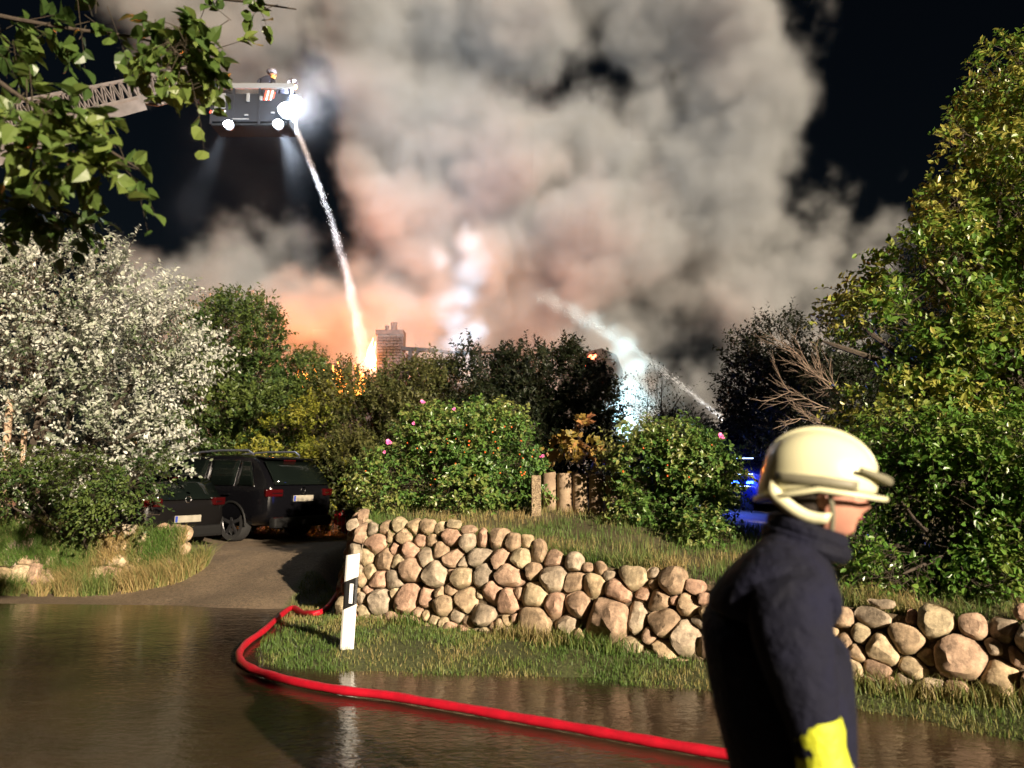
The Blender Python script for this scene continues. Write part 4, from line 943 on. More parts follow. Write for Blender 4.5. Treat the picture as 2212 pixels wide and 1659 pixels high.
# right gable remnant with embers
M_EMBER = mat('ember', (.3, .02, .01), .8, emit=(1.0, .10, .04), estr=9)
g1 = hp_(1235, 790, 27); 
mb = MB(); gp = [(1205, 830), (1215, 800), (1262, 760), (1300, 752), (1332, 766), (1345, 800), (1352, 900), (1205, 900)]
fr = [hp_(x_, y_, 27) for x_, y_ in gp]; bk_ = [v + Vector((.3, 3.0, 0)) for v in fr]; n_ = len(fr)
mb.poly(fr + bk_, [tuple(range(n_)), tuple(range(n_, 2 * n_))[::-1]] + [(i, (i + 1) % n_, n_ + (i + 1) % n_, n_ + i) for i in range(n_)]); mb.build('charred_roof', M_CHAR, house)
for (px, py, r_) in ((1279, 771, .11), (1272, 774, .06), (1285, 768, .05), (1262, 790, .04)):
    e_ = hp_(px, py, 26.9); MB().ball(e_, r_, (1.2, .6, .8), 2).build('ember', M_EMBER, house, True)
# flames
M_FLAME = mat('flame', (1, .5, .1), 1, emit=(1.0, .48, .12), estr=9)
M_FLAMER = mat('deep_flame', (1, .3, .05), 1, emit=(1.0, .30, .05), estr=5)
fl = empty('flames', hr + Vector((-.8, -.3, 0)) - Vector((0, 0, hr.z))); tag(fl, 'bright orange flames licking up left of the brick chimney', 'fire')
rf = random.Random(3)
def tongue(px, py0, py1, w0, m, Y=HY - .3):
    a, b_ = at(px, py0, Y) - fl.location, at(px, py1, Y) - fl.location; n_ = 9; pts = []; rd = []
    ph = rf.uniform(0, 6)
    for k in range(n_):
        t = k / (n_ - 1); q_ = a.lerp(b_, t); q_.x += math.sin(ph + t * 6) * w0 * .45; q_.y += math.cos(ph + t * 5) * w0 * .3; pts.append(q_); rd.append(max(.01, w0 * (math.sin(math.pi * min(1, t * .8 + .22)) ** .8) * (1 - t) ** .45))
    MB().tube(pts, rd, n=9).build('flame', m, fl, True)
for px, y0, y1, w_ in ((802, 800, 730, .17), (797, 790, 748, .13), (808, 780, 738, .10)): tongue(px, y0, y1, w_, M_FLAME)
for k in range(22):
    px = rf.uniform(640, 795); tongue(px, 850, rf.uniform(772, 815) + (795 - px) * .12, rf.uniform(.12, .3), rf.choice([M_FLAME, M_FLAMER]), HY + rf.uniform(-1.5, 1.5))
tongue(874, 812, 796, .14, M_FLAMER, HY + .5); tongue(880, 812, 792, .12, M_FLAMER, HY + .5)
for nm, px, py, Y_, e_, c_ in (('fire_light', 730, 795, 36.2, 2900, (1, .24, .035)), ('fire_light', 870, 800, 38, 900, (1, .24, .04)), ('fire_light', 650, 800, 36.4, 2300, (1, .24, .04)), ('fire_light', 1060, 790, 35, 350, (1, .24, .06))):
    L_ = bpy.data.lights.new(nm, 'POINT'); L_.energy = e_; L_.color = c_; L_.shadow_soft_size = .9; o = bpy.data.objects.new(nm, L_); col.objects.link(o); o.location = at(px, py, Y_)
# ---------------------------------------------------------------- turntable ladder and rescue cage
M_LAD = mat('ladder_steel', (.22, .19, .18), .5, metal=.3, c2=(.15, .13, .12), scale=3)
M_CAGE = mat('cage_dark', (.012, .014, .02), .6, spec=.3)
M_CAGEG = mat('cage_grey', (.16, .165, .175), .5)
M_LAMPW = mat('floodlight', (1, 1, 1), .3, emit=(.82, .92, 1.0), estr=60)
M_STR = mat('red_white_chevrons', (.75, .10, .06), .5); M_STW = mat('white_reflective', (.75, .75, .75), .4)
M_HIV = mat('hi_vis_orange', (.7, .25, .05), .6)
CY = 23.0
A1, A0 = at(452, 176, CY), at(-260, 345, 15.0)        # tip and lower end of the ladder
lad = empty('turntable_ladder', A0); tag(lad, 'raised steel fire ladder reaching in from the left to the rescue cage', 'fire ladder')
d_ = A1 - A0; Ln = d_.length; ux = d_.normalized(); uy = Vector((0, 0, 1)).cross(ux).normalized(); uz = ux.cross(uy)
def LP(t, s_, h): return ux * (t * Ln) + uy * s_ + uz * h
for s_ in (-.42, .42):
    MB().beam(LP(0, s_, 0), LP(1, s_, 0), .10, .13).build('rail', M_LAD, lad)
    MB().beam(LP(0, s_, .55), LP(.93, s_, .48), .06, .06).build('handrail', M_LAD, lad)
    MB().beam(LP(0, s_ * 1.15, -.22), LP(.62, s_ * 1.15, -.20), .09, .12).build('outer_rail', M_LAD, lad)
    mb = MB(); k = 0
    while k * .03 < .9:
        mb.beam(LP(k * .03, s_, 0), LP(k * .03 + .015, s_, .52), .03, .03); mb.beam(LP(k * .03 + .015, s_, .52), LP(k * .03 + .03, s_, 0), .03, .03); k += 1
    mb.build('lattice', M_LAD, lad)
    for t0, t1, h0, h1 in ((0, .66, -.42, -.12), (0, .40, -.72, -.46)):
        MB().beam((LP(t0, s_ * 1.25, (h0 + h1) / 2)), LP(t1, s_ * 1.25, (h0 + h1) / 2 + .1), .05, h1 - h0).build('section_side', M_LAD, lad)
rung = MB().bar((0, 0, 0), tuple(uy * .84), .018, n=8).me('rung', M_LAD)
for k in range(int(Ln / .32)):
    o = link('rung', rung, None, lad); o.location = LP(k * .32 / Ln, -.42, .02)
MB().tube([at(300, 203, 22) - A0, at(310, 222, 22) - A0, at(340, 226, 22) - A0, at(420, 208, 22.6) - A0, at(462, 202, 23) - A0], .05, n=8).build('hose_pipe', M_LAD, lad, True)
# cage
c0 = at(540, 272, CY); cage = empty('rescue_cage', c0, (0, 0, math.radians(0))); tag(cage, 'rescue cage with lit floodlights at the tip of the fire ladder', 'rescue cage')
def cq(px, py, dy=0): return at(px, py, CY) - c0 + Vector((0, dy, 0))
a, b_ = cq(455, 272), cq(625, 200); W_ = b_.x - a.x; zt = cq(540, 186).z; z1 = cq(540, 200).z; zb = cq(540, 268).z; D_ = .85
MB().box(((a.x + b_.x) / 2, D_ / 2, zb), (W_, D_, .08), bevel=.02).build('floor', mat('cage_floor', (.015, .017, .02), 1, spec=0), cage)
MB().box(((a.x + b_.x) / 2 + .1, 0, zt), (W_ * 1.03, .10, .17), bevel=.02).build('top_rail', M_CAGEG, cage)
MB().box(((a.x + b_.x) / 2 + .1, D_, zt), (W_ * 1.03, .08, .10), bevel=.02).build('top_rail', M_CAGEG, cage)
for x_ in (a.x, a.x + W_ * .28, a.x + W_ * .62, b_.x): MB().box((x_, 0, (zt + zb) / 2), (.06, .06, zt - zb)).build('upright', M_CAGE, cage)
for x_ in (a.x, b_.x):
    MB().box((x_, D_, (zt + zb) / 2), (.06, .06, zt - zb)).build('upright', M_CAGE, cage)
    MB().beam((x_, 0, zt), (x_, D_, zt), .08, .08).build('side_rail', M_CAGE, cage)
for i, (x0, x1) in enumerate(((.00, .27), (.29, .61), (.63, .99))):
    MB().box((a.x + W_ * (x0 + x1) / 2, -.0, (zb + z1) / 2 + .02), (W_ * (x1 - x0), .025, (z1 - zb) * .88), bevel=.008).build('front_panel', M_CAGE, cage)
q1 = cq(468, 216); MB().box((q1.x + .12, -.04, q1.z - .05), (.34, .03, .5), bevel=.02).build('equipment_box', M_CAGEG, cage)
for (px, py, w_, h_) in ((537, 212, .10, .28), (565, 214, .09, .14), (533, 250, .12, .05), (590, 245, .11, .05)):
    q_ = cq(px, py); MB().box((q_.x, -.05, q_.z), (w_, .05, h_), bevel=.015).build('fitting', M_CAGEG, cage)
q2 = cq(452, 243)
for k in range(6): MB().box((q2.x + .06 + k * .085, -.05, q2.z), (.05, .015, .10), Euler((0, .5, 0))).build('chevron', M_STR if k % 2 == 0 else M_STW, cage)
q3 = cq(572, 200)
for k in range(5): MB().box((q3.x + .04 + k * .065, -.06, q3.z - .12), (.045, .02, .32 if k < 4 else .2), Euler((0, .2, 0))).build('red_marker', M_STR if k % 2 == 0 else M_STW, cage)
MB().box((cq(520, 266).x, -.03, cq(520, 258).z), (.5, .03, .03)).build('step', M_CAGEG, cage)
def flood(px, py, r_, aim, e_, ang, Y=CY - .35):
    q_ = at(px, py, Y) - c0; dr = (Vector(aim) - at(px, py, Y)).normalized()
    MB().bar(q_ + Vector((0, .10, 0)), q_ + Vector((0, .24, 0)), r_ * 1.05, r_ * .7, n=16).build('lamp_housing', M_CAGE, cage)
    MB().ball(q_, r_, (1, .6, .8), 3).build('floodlight', M_LAMPW, cage, True)  # glowing ball made oversized to carry the lamp's glare
    L_ = bpy.data.lights.new('floodlight', 'SPOT'); L_.energy = e_; L_.color = (.78, .88, 1.0); L_.spot_size = math.radians(ang); L_.spot_blend = .8; L_.shadow_soft_size = .12
    o = bpy.data.objects.new('floodlight', L_); col.objects.link(o); o.location = at(px, py, Y) + dr * .3; o.rotation_euler = (-dr).to_track_quat('Z', 'Y').to_euler()
flood(493, 268, .14, at(400, 480, 24), 2000, 34)
flood(600, 267, .15, at(735, 560, 28.5), 7000, 42)
flood(620, 236, .27, at(1000, 160, 44), 12000, 120)
# monitor nozzle on the cage
n0, n1 = cq(625, 252), cq(638, 266)
MB().tube([cq(608, 240, -.1), cq(620, 246, -.15), cq(632, 258, -.2), cq(640, 272, -.2)], [.07, .07, .055, .04], n=10).build('nozzle', M_CAGEG, cage, True)
# people in the cage
def small_person(px, py, Y, s=1.0, label='', hunch=.3, hel=(.10, .09, .10)):
    q_ = at(px, py, Y); r0 = empty('person', (q_.x, Y, q_.z)); tag(r0, label, 'person')
    me_ = bpy.data.meshes.new('body'); pts = [(0, 0, -.62), (.02, 0, -.25), (.05 + hunch * .2, 0, .0), (.08 + hunch * .3, 0, .12), (-.18, 0, -.04), (.28, -.05, -.06), (-.20, -.12, -.3), (.36, -.15, -.30), (.02, -.2, -.42), (.5, -.25, -.28)]
    ed = [(0, 1), (1, 2), (2, 3), (2, 4), (2, 5), (4, 6), (5, 7), (6, 8), (7, 9)]
    me_.from_pydata(pts, ed, []); o = link('body', me_, MATS['person_jacket'], r0)
    sk = o.modifiers.new('skin', 'SKIN'); rad = [.2, .19, .17, .08, .09, .09, .07, .07, .05, .05]
    for v_, r__ in zip(me_.skin_vertices[0].data, rad): v_.radius = (r__, r__ * .8)
    me_.skin_vertices[0].data[0].use_root = True
    o.modifiers.new('sub', 'SUBSURF').render_levels = 2
    hx = .10 + hunch * .4
    MB().ball((hx, 0, .22), .105, (1, .9, 1.1), 2).build('head', MATS['skin'], r0, True)
    MB().ball((hx - .01, 0, .27), .15, (1.1, 1, .8), 3).build('helmet', mat('cage_helmet', hel, .4), r0, True)
    MB().box((hx + .10, -.15, .02), (.14, .04, .12), Euler((0, .3, 0)), .02).build('hi_vis_patch', M_HIV, r0)
    return r0
mat('person_jacket', (.012, .014, .028), .85, c2=(.02, .02, .035), scale=30, bump=.3); mat('skin', (.52, .26, .18), .5, c2=(.46, .21, .15), scale=18)
small_person(572, 172, CY + .7, label='crouching dark figure in the rescue cage beside the ladder tip', hunch=.3)
small_person(612, 195, CY + .5, label='second dark figure in the rescue cage, above the brightest floodlight', hunch=.5)
# ---------------------------------------------------------------- firefighter walking past the camera
FX, FY = .83, 2.35
ff = empty('person', (FX, FY, 0), (0, 0, math.radians(-15))); tag(ff, 'firefighter in a pale yellow helmet and dark jacket walking right past the camera', 'person')
def skin_obj(name, nodes, edges, m, root=0, sub=2, parent=ff):
    me_ = bpy.data.meshes.new(name); me_.from_pydata([n[:3] for n in nodes], edges, []); o = link(name, me_, m, parent)
    o.modifiers.new('skin', 'SKIN').use_smooth_shade = True
    for i, n in enumerate(nodes):
        v = me_.skin_vertices[0].data[i]; v.radius = (n[3], n[4] if len(n) > 4 else n[3]); v.use_root = (i == root)
    s = o.modifiers.new('sub', 'SUBSURF'); s.levels = sub; s.render_levels = sub
    return o
M_JKT = mat('jacket', (.0022, .003, .010), .85, c2=(.005, .006, .020), scale=7, bump=.9, bscale=26, spec=.3)
M_YEL = mat('hi_vis_yellow', (.62, .68, .03), .6, c2=(.55, .6, .03), scale=20, bump=.4, bscale=60)
M_HELM = mat('luminous_helmet', (.82, .80, .52), .30, c2=(.76, .73, .46), scale=5, coat=.3)
M_HELD = mat('helmet_grey', (.20, .19, .13), .5)
M_SILV = mat('silver_tape', (.60, .60, .58), .4)
# one continuous body: pelvis, torso, neck, both arms, both legs (x = walking direction)
nodes = [(0, 0, .98, .25, .21), (-.01, 0, 1.15, .25, .225), (-.025, 0, 1.30, .245, .235), (.0, 0, 1.43, .16, .19), (.035, 0, 1.52, .085, .085), (.06, 0, 1.60, .07, .07),
         (-.01, -.20, 1.40, .10, .10), (-.10, -.27, 1.22, .085, .085), (-.03, -.30, 1.08, .07, .07), (.19, -.28, 1.02, .055, .055),
         (.0, .20, 1.40, .10, .10), (-.06, .27, 1.20, .08, .08), (.02, .30, 1.0, .065, .065), (.14, .29, .88, .05, .05),
         (.05, -.10, .80, .12, .12), (.16, -.10, .48, .09, .09), (.12, -.10, .12, .07, .07), (.26, -.10, .05, .055, .045),
         (-.03, .10, .80, .12, .12), (-.10, .10, .50, .09, .09), (-.32, .10, .16, .07, .07), (-.24, .10, .04, .055, .045)]
edges = [(0, 1), (1, 2), (2, 3), (3, 4), (4, 5), (3, 6), (6, 7), (7, 8), (8, 9), (3, 10), (10, 11), (11, 12), (12, 13), (0, 14), (14, 15), (15, 16), (16, 17), (0, 18), (18, 19), (19, 20), (20, 21)]
# the near (right) arm hangs forward towards the camera side
nodes[6] = (.0, -.21, 1.39, .125, .12); nodes[7] = (.02, -.27, 1.25, .11, .105); nodes[8] = (.045, -.29, 1.12, .075, .075); nodes[9] = (.085, -.30, .92, .055, .055)
nodes[10] = (.04, .17, 1.38, .10, .10); nodes[11] = (.05, .24, 1.20, .08, .08); nodes[12] = (.09, .27, 1.02, .065, .065); nodes[13] = (.16, .27, .88, .05, .05)
nodes = [(n[0] - (.05 if n[2] < 1.43 else .02), *n[1:]) for n in nodes]
skin_obj('body', nodes, edges, M_JKT)
# collar and shoulder seam
cl = MB()
ring = lambda cx_, cz_, rx, ry, tilt, n=24: [(cx_ + rx * math.cos(a), ry * math.sin(a), cz_ + tilt * math.cos(a)) for a in np.linspace(0, 2 * math.pi, n + 1)]
cl.tube(ring(.03, 1.515, .095, .10, -.03), .030, n=8); cl.tube(ring(.035, 1.548, .088, .094, -.03), .026, n=8); cl.build('collar', M_JKT, ff, True)
# yellow cuff / forearm panel
cf = MB(); a, b_ = Vector((.005, -.293, 1.10)), Vector((.043, -.302, .86))
pts = [a.lerp(b_, t) for t in np.linspace(0, 1, 8)]
cf.tube(pts, [.064 + .004 * math.sin(i * 2.1) for i in range(8)], n=20); cf.build('yellow_sleeve', M_YEL, ff, True)
MB().tube([a.lerp(b_, t) for t in (.48, .55, .62)], [.0695] * 3, n=20).build('reflective_band', M_SILV, ff, True)
# hand with fingers (below the frame, still built)
hb = Vector((.055, -.305, .84))
hd_ = MB(); hd_.ball(hb + Vector((.005, 0, -.045)), .045, (.75, .45, 1.05), 3)
for k in range(4):
    x0 = -.026 + k * .018; L_ = (.062, .074, .070, .055)[3 - k]
    p0 = hb + Vector((x0 + .008, 0, -.080)); p1 = p0 + Vector((.004, -.004, -L_ * .5)); p2 = p1 + Vector((.006, .012, -L_ * .45))
    hd_.tube([p0 + Vector((0, 0, .02)), p0, p1, p2], [.0095, .0095, .0085, .006], n=8)
hd_.tube([hb + Vector((.025, -.01, -.02)), hb + Vector((.045, -.018, -.05)), hb + Vector((.046, -.015, -.085))], [.012, .011, .007], n=8)
hd_.build('hand', MATS['skin'], ff, True)
# head: profile to the right
hx, hz = .085, 1.645
def head_mesh():
    bm = bmesh.new(); bmesh.ops.create_uvsphere(bm, u_segments=40, v_segments=30, radius=1)
    for v in bm.verts:
        x, y, z = v.co
        X_ = x * .098; Y_ = y * .075; Z_ = z * .118
        if z < -.1: X_ += .012 * (-z); Y_ *= 1 - .28 * (-z); 
        if x > .2:
            f = max(0, 1 - (abs(y) / .32) ** 2)
            X_ += .030 * f * math.exp(-((z + .10) / .16) ** 2)            # nose
            X_ += .010 * f * math.exp(-((z + .42) / .10) ** 2)            # lips
            X_ += .014 * f * math.exp(-((z + .78) / .16) ** 2)            # chin
            X_ += .008 * math.exp(-((z - .30) / .12) ** 2)                # brow
            for s_ in (1, -1): X_ -= .012 * math.exp(-((z - .10) / .10) ** 2 - ((y - s_ * .38) / .16) ** 2)
        v.co = (X_, Y_, Z_)
    me_ = bpy.data.meshes.new('head'); bm.to_mesh(me_); bm.free(); me_.materials.append(MATS['skin']); me_.polygons.foreach_set('use_smooth', [True] * len(me_.polygons)); return me_
head = link('head', head_mesh(), None, ff, (hx, 0, hz), (0, math.radians(6), math.radians(-4)))
M_EYE = mat('eye', (.75, .72, .68), .2); M_LIP = mat('lip', (.42, .14, .12), .5); M_HAIR = mat('hair', (.03, .022, .015), .8)
for s_ in (1, -1):
    MB().ball((.080, s_ * .030, .012), .0115, (1, 1, 1), 2).build('eye', M_EYE, head, True)
    MB().ball((-.005, s_ * .076, -.005), .03, (.55, .25, 1.0), 3).build('ear', MATS['skin'], head, True)
MB().ball((.100, 0, -.049), .014, (.5, 1.5, .35), 2).build('mouth', M_LIP, head, True)
MB().ball((-.035, 0, -.01), .085, (.95, .93, 1.1), 3).build('hair', M_HAIR, head, True)
# helmet: deep shell, crest, rim, dark side inset, jaw strap
def helmet():
    bm = bmesh.new(); bmesh.ops.create_uvsphere(bm, u_segments=56, v_segments=36, radius=1)
    rm = [v for v in bm.verts if v.co.z < -.30]; bmesh.ops.delete(bm, geom=rm, context='VERTS')
    for v in bm.verts:
        x, y, z = v.co
        X_, Y_, Z_ = x * .158, y * .122, z * .128
        if z < .15: X_ *= 1 + .05 * (.15 - z); Y_ *= 1 + .05 * (.15 - z)
        if z < .0 and x < 0: Z_ -= .055 * (-x) * min(1, -z / .2 + .3); X_ -= .008
        if abs(y) < .2 and z > .2: Z_ += .010 * (1 - abs(y) / .2)
        v.co = (X_, Y_, Z_)
    me_ = bpy.data.meshes.new('helmet'); bm.to_mesh(me_); bm.free(); me_.materials.append(M_HELM); me_.polygons.foreach_set('use_smooth', [True] * len(me_.polygons)); return me_
hel = link('helmet', helmet(), None, ff, (hx - .01, 0, hz + .065), (0, math.radians(9), math.radians(-4)))
so = hel.modifiers.new('t', 'SOLIDIFY'); so.thickness = .006
MB().tube([(.166 * math.cos(a) + (.018 if math.cos(a) > 0 else -.004) * abs(math.cos(a)), .130 * math.sin(a), -.042 - (.055 * max(0, -math.cos(a)))) for a in np.linspace(0, 2 * math.pi, 49)], .0075, n=8).build('rim', M_HELM, hel, True)
for s_ in (1, -1):
    mb = MB()   # dark inset along the side
    P_ = []
    for t in np.linspace(-.12, .10, 12):
        for zz in (-.030 - .10 * max(0, -t), -.004 - .06 * max(0, -t)):
            yy = s_ * .1285 * math.sqrt(max(.02, 1 - (t / .170) ** 2)); P_.append((t, yy, zz))
    mb.poly(P_, [(2 * i, 2 * i + 2, 2 * i + 3, 2 * i + 1) for i in range(11)]); sr = mb.build('side_band', M_HELD, hel, True); sr.modifiers.new('t', 'SOLIDIFY').thickness = .004
    # cheek guard sweeping down to the jaw
    mb = MB(); P_ = []
    for t in np.linspace(0, 1, 10):
        x_ = -.135 + .17 * t; z_ = -.085 - .055 * math.sin(t * 2.2); P_ += [(x_, s_ * (.105 - .012 * t), z_), (x_ + .006, s_ * (.112 - .012 * t), z_ + .048 - .022 * t)]
    mb.poly(P_, [(2 * i, 2 * i + 2, 2 * i + 3, 2 * i + 1) for i in range(9)]); ck = mb.build('neck_guard', M_HELM, hel, True); ck.modifiers.new('t', 'SOLIDIFY').thickness = .007
    MB().tube([(.03, s_ * .10, -.05), (.045, s_ * .085, -.10), (.05, s_ * .05, -.165)], .008, n=6).build('chin_strap', M_HELD, hel, True)
mb = MB(); mb.tube([(.15 * math.cos(a), 0, .124 * math.sin(a) + .008) for a in np.linspace(.25, 2.7, 20)], .010, n=8); mb.build('crest', M_HELM, hel, True)
MB().tube([(.10, -.118, .03), (.165, -.06, .015), (.185, 0, .01), (.165, .06, .015), (.10, .118, .03)], [.006, .012, .014, .012, .006], n=8).build('visor_edge', M_HELD, hel, True)
bt_ = MB()
for (x_, y_) in ((.22, -.10), (-.28, .10)):
    bt_.box((x_, y_, .05), (.30, .11, .10), None, .03)
bt_.build('boots', M_TRIM, ff)
# jacket details: yoke seam, back panel, pocket flap, radio cord
for s_ in (-1,):
    MB().tube([(-.22, -.10, 1.36), (-.14, -.20, 1.40), (-.03, -.265, 1.405), (.07, -.25, 1.39)], .007, n=6).build('yoke_seam', M_JKT, ff, True)
# ---------------------------------------------------------------- smoke, built as voxel volumes from world-space blobs
def vol_mat(name, color, dens, aniso=0.0, absorb=None):
    m = bpy.data.materials.new(name); m.use_nodes = True; t = m.node_tree; t.nodes.clear()
    o = t.nodes.new('ShaderNodeOutputMaterial'); v = t.nodes.new('ShaderNodeVolumePrincipled')
    v.inputs['Color'].default_value = (*color, 1); v.inputs['Density'].default_value = dens
    v.inputs['Anisotropy'].default_value = aniso
    if absorb: v.inputs['Absorption Color'].default_value = (*absorb, 1)
    t.links.new(v.outputs[0], o.inputs['Volume']); return m
def volume_blobs(name, lo, hi, voxel, blobs, m, warp=(2.5, .12), erode=(.25, .9), edge=.35, minus=(), seed=0.0, squash=None):
    """blobs: (centre Vector, radius, density)"""
    g = bpy.data.node_groups.new(name, 'GeometryNodeTree')
    g.interface.new_socket('Geometry', in_out='INPUT', socket_type='NodeSocketGeometry')
    g.interface.new_socket('Geometry', in_out='OUTPUT', socket_type='NodeSocketGeometry')
    N, L = g.nodes, g.links
    def V(n, idx, v):
        if hasattr(v, 'is_output') : L.new(v, n.inputs[idx])
        else: n.inputs[idx].default_value = v
    def math_(op, a, b=0.0, c=None, clamp=False):
        n = N.new('ShaderNodeMath'); n.operation = op; n.use_clamp = clamp; V(n, 0, a); V(n, 1, b)
        if c is not None: V(n, 2, c)
        return n.outputs[0]
    pos = N.new('GeometryNodeInputPosition').outputs[0]
    def vadd(a, b):
        n = N.new('ShaderNodeVectorMath'); n.operation = 'ADD'; V(n, 0, a); V(n, 1, b); return n.outputs[0]
    ps = vadd(pos, (seed, seed * 1.7, seed * .3))
    nz = N.new('ShaderNodeTexNoise'); nz.inputs['Scale'].default_value = warp[1]; nz.inputs['Detail'].default_value = 3
    L.new(ps, nz.inputs['Vector'])
    s = N.new('ShaderNodeVectorMath'); s.operation = 'SUBTRACT'; L.new(nz.outputs['Color'], s.inputs[0]); s.inputs[1].default_value = (.5, .5, .5)
    k = N.new('ShaderNodeVectorMath'); k.operation = 'SCALE'; L.new(s.outputs[0], k.inputs[0]); k.inputs['Scale'].default_value = warp[0] * 2
    wp = vadd(pos, k.outputs[0])
    def acc(bl):
        f = None
        for c, r, d in bl:
            q = wp
            dn = N.new('ShaderNodeVectorMath'); dn.operation = 'DISTANCE'; V(dn, 0, q); V(dn, 1, tuple(c))
            e = math_('MULTIPLY_ADD', dn.outputs['Value'], -d / r, d)
            if f is None: f = e
            else:
                n = N.new('ShaderNodeMath'); n.operation = 'SMOOTH_MAX'; V(n, 0, f); V(n, 1, e); n.inputs[2].default_value = .25; f = n.outputs[0]
        return f
    f = acc(blobs)
    # billows: layered noise erodes the blobs
    n1 = N.new('ShaderNodeTexNoise'); n1.inputs['Scale'].default_value = erode[1]; n1.inputs['Detail'].default_value = 6; n1.inputs['Roughness'].default_value = .6
    L.new(ps, n1.inputs['Vector'])
    e1 = math_('MULTIPLY', math_('ABSOLUTE', math_('SUBTRACT', n1.outputs[0], .5)), 4.0)
    f = math_('ADD', f, math_('MULTIPLY', math_('SUBTRACT', e1, .5), erode[0]))
    if minus:
        mn = acc(minus); f = math_('SUBTRACT', f, math_('MAXIMUM', mn, 0.0))
    mr = N.new('ShaderNodeMapRange'); mr.interpolation_type = 'SMOOTHSTEP'; L.new(f, mr.inputs[0])
    mr.inputs[1].default_value = 0; mr.inputs[2].default_value = edge; mr.inputs[3].default_value = 0; mr.inputs[4].default_value = 1
    vc = N.new('GeometryNodeVolumeCube'); L.new(mr.outputs[0], vc.inputs['Density'])
    vc.inputs['Min'].default_value = lo; vc.inputs['Max'].default_value = hi
    for ax, i in (('X', 0), ('Y', 1), ('Z', 2)): vc.inputs['Resolution ' + ax].default_value = max(2, int((hi[i] - lo[i]) / voxel))
    sm = N.new('GeometryNodeSetMaterial'); sm.inputs['Material'].default_value = m; L.new(vc.outputs[0], sm.inputs[0])
    go = N.new('NodeGroupOutput'); L.new(sm.outputs[0], go.inputs[0])
    me = bpy.data.meshes.new(name); me.materials.append(m)
    o = link(name, me); md = o.modifiers.new('volume', 'NODES'); md.node_group = g
    return o
def B(px, py, r, Y, d=1.0): return (at(px, py, Y), r * Y / F, d)
sm_blobs = [B(740, -40, 150, 42, .9), B(800, 90, 190, 45), B(980, 60, 230, 47), B(1130, 40, 200, 44), B(1280, -60, 200, 46), B(1450, 40, 210, 46), B(1590, 40, 190, 44),
    B(1640, 190, 170, 44), B(1560, 300, 190, 46), B(1440, 330, 210, 48), B(1280, 360, 210, 46), B(1100, 380, 220, 43), B(950, 300, 230, 45), B(820, 220, 180, 42),
    B(790, 380, 130, 42, .9), B(900, 480, 220, 44), B(1100, 560, 250, 46), B(1300, 540, 230, 43), B(1480, 500, 230, 47), B(1570, 450, 170, 45),
    B(1690, 580, 200, 50, .6), B(1800, 680, 200, 52, .6), B(1600, 660, 200, 48, .7), B(1000, 700, 230, 46), B(820, 700, 200, 44), B(640, 700, 170, 43), B(500, 700, 150, 44),
    B(390, 700, 140, 45), B(1200, 740, 220, 48), B(1380, 720, 180, 50, .8), B(660, 505, 90, 50, .45), B(1810, 540, 190, 56, .4), B(560, 20, 230, 49, .85), B(420, 50, 220, 50, .7), B(620, 200, 130, 47, .6), B(500, 640, 180, 46, .9), B(350, 650, 160, 47, .85), B(620, 560, 110, 48, .6), B(845, 780, 150, 31.8, .22), B(720, 760, 140, 32.2, .2), B(960, 790, 120, 32, .2), B(900, 850, 260, 46), B(1250, 880, 280, 50), B(560, 850, 220, 46), B(1650, 850, 240, 50, .7)]
sm_minus = [B(1335, 110, 100, 39, 1.1), B(1150, 240, 60, 38, 1.0), B(1530, 770, 130, 40, .9), B(1270, 180, 60, 38, .8)]
m_smoke = vol_mat('smoke', (.50, .515, .525), 1.9, .0)
smoke = volume_blobs('smoke', (-36, 29.5, 1), (36, 64, 46), .33, sm_blobs, m_smoke, warp=(2.6, .14), erode=(.62, .19), edge=.95, minus=sm_minus)
tag(smoke, kind='stuff')
thin = volume_blobs('thin_smoke', (-13, 20.5, 7.5), (-3.5, 26.5, 17), .3, [B(600, 260, 190, 23.5), B(480, 330, 150, 23.5, .8), B(560, 420, 160, 24, .8), B(420, 450, 120, 24, .6), B(680, 180, 150, 24.5)], vol_mat('thin_smoke', (.85, .88, .95), .009), warp=(.8, .4), erode=(.3, .5), edge=1.0, seed=5.0)  # thin smoke added to give the floodlights glow and beams
tag(thin, kind='stuff')
# ---------------------------------------------------------------- steam plumes and water jets
m_steam = vol_mat('steam', (.84, .92, .98), 1.7, .0)  # steam is white; the bluish tint in its colour stands for cool light
st1 = [B(1000, 800, 60, 30), B(985, 745, 55, 30), B(990, 690, 55, 30), B(1005, 640, 60, 30), B(1010, 585, 65, 30), B(1015, 530, 55, 30), B(1005, 490, 30, 30, .8), B(950, 560, 50, 30, .7), B(950, 790, 70, 30, .8), B(970, 650, 60, 30, .8), B(1040, 560, 45, 30, .8), B(1020, 720, 50, 30)]
a, b_ = at(860, 860, 30), at(1120, 420, 30)
tag(volume_blobs('steam', (a.x, 28, a.z), (b_.x, 32, b_.z), .13, st1, m_steam, warp=(.45, .5), erode=(.5, .8), edge=1.5, seed=7.0), kind='stuff')
st2 = [B(1345, 925, 65, 23), B(1335, 890, 62, 23), B(1355, 850, 62, 23), B(1370, 800, 58, 23), B(1355, 760, 48, 23), B(1330, 720, 40, 23, .8), B(1290, 700, 42, 23, .6), B(1250, 670, 40, 23, .5), B(1200, 645, 34, 23, .45), B(1400, 880, 55, 23, .7), B(1440, 850, 50, 23, .5), B(1480, 900, 60, 23, .35), B(1540, 930, 50, 23, .4), B(1400, 940, 60, 23, .8), B(1300, 940, 45, 23, .9), B(1420, 790, 40, 23, .4)]
a, b_ = at(1130, 1010, 23), at(1640, 590, 23)
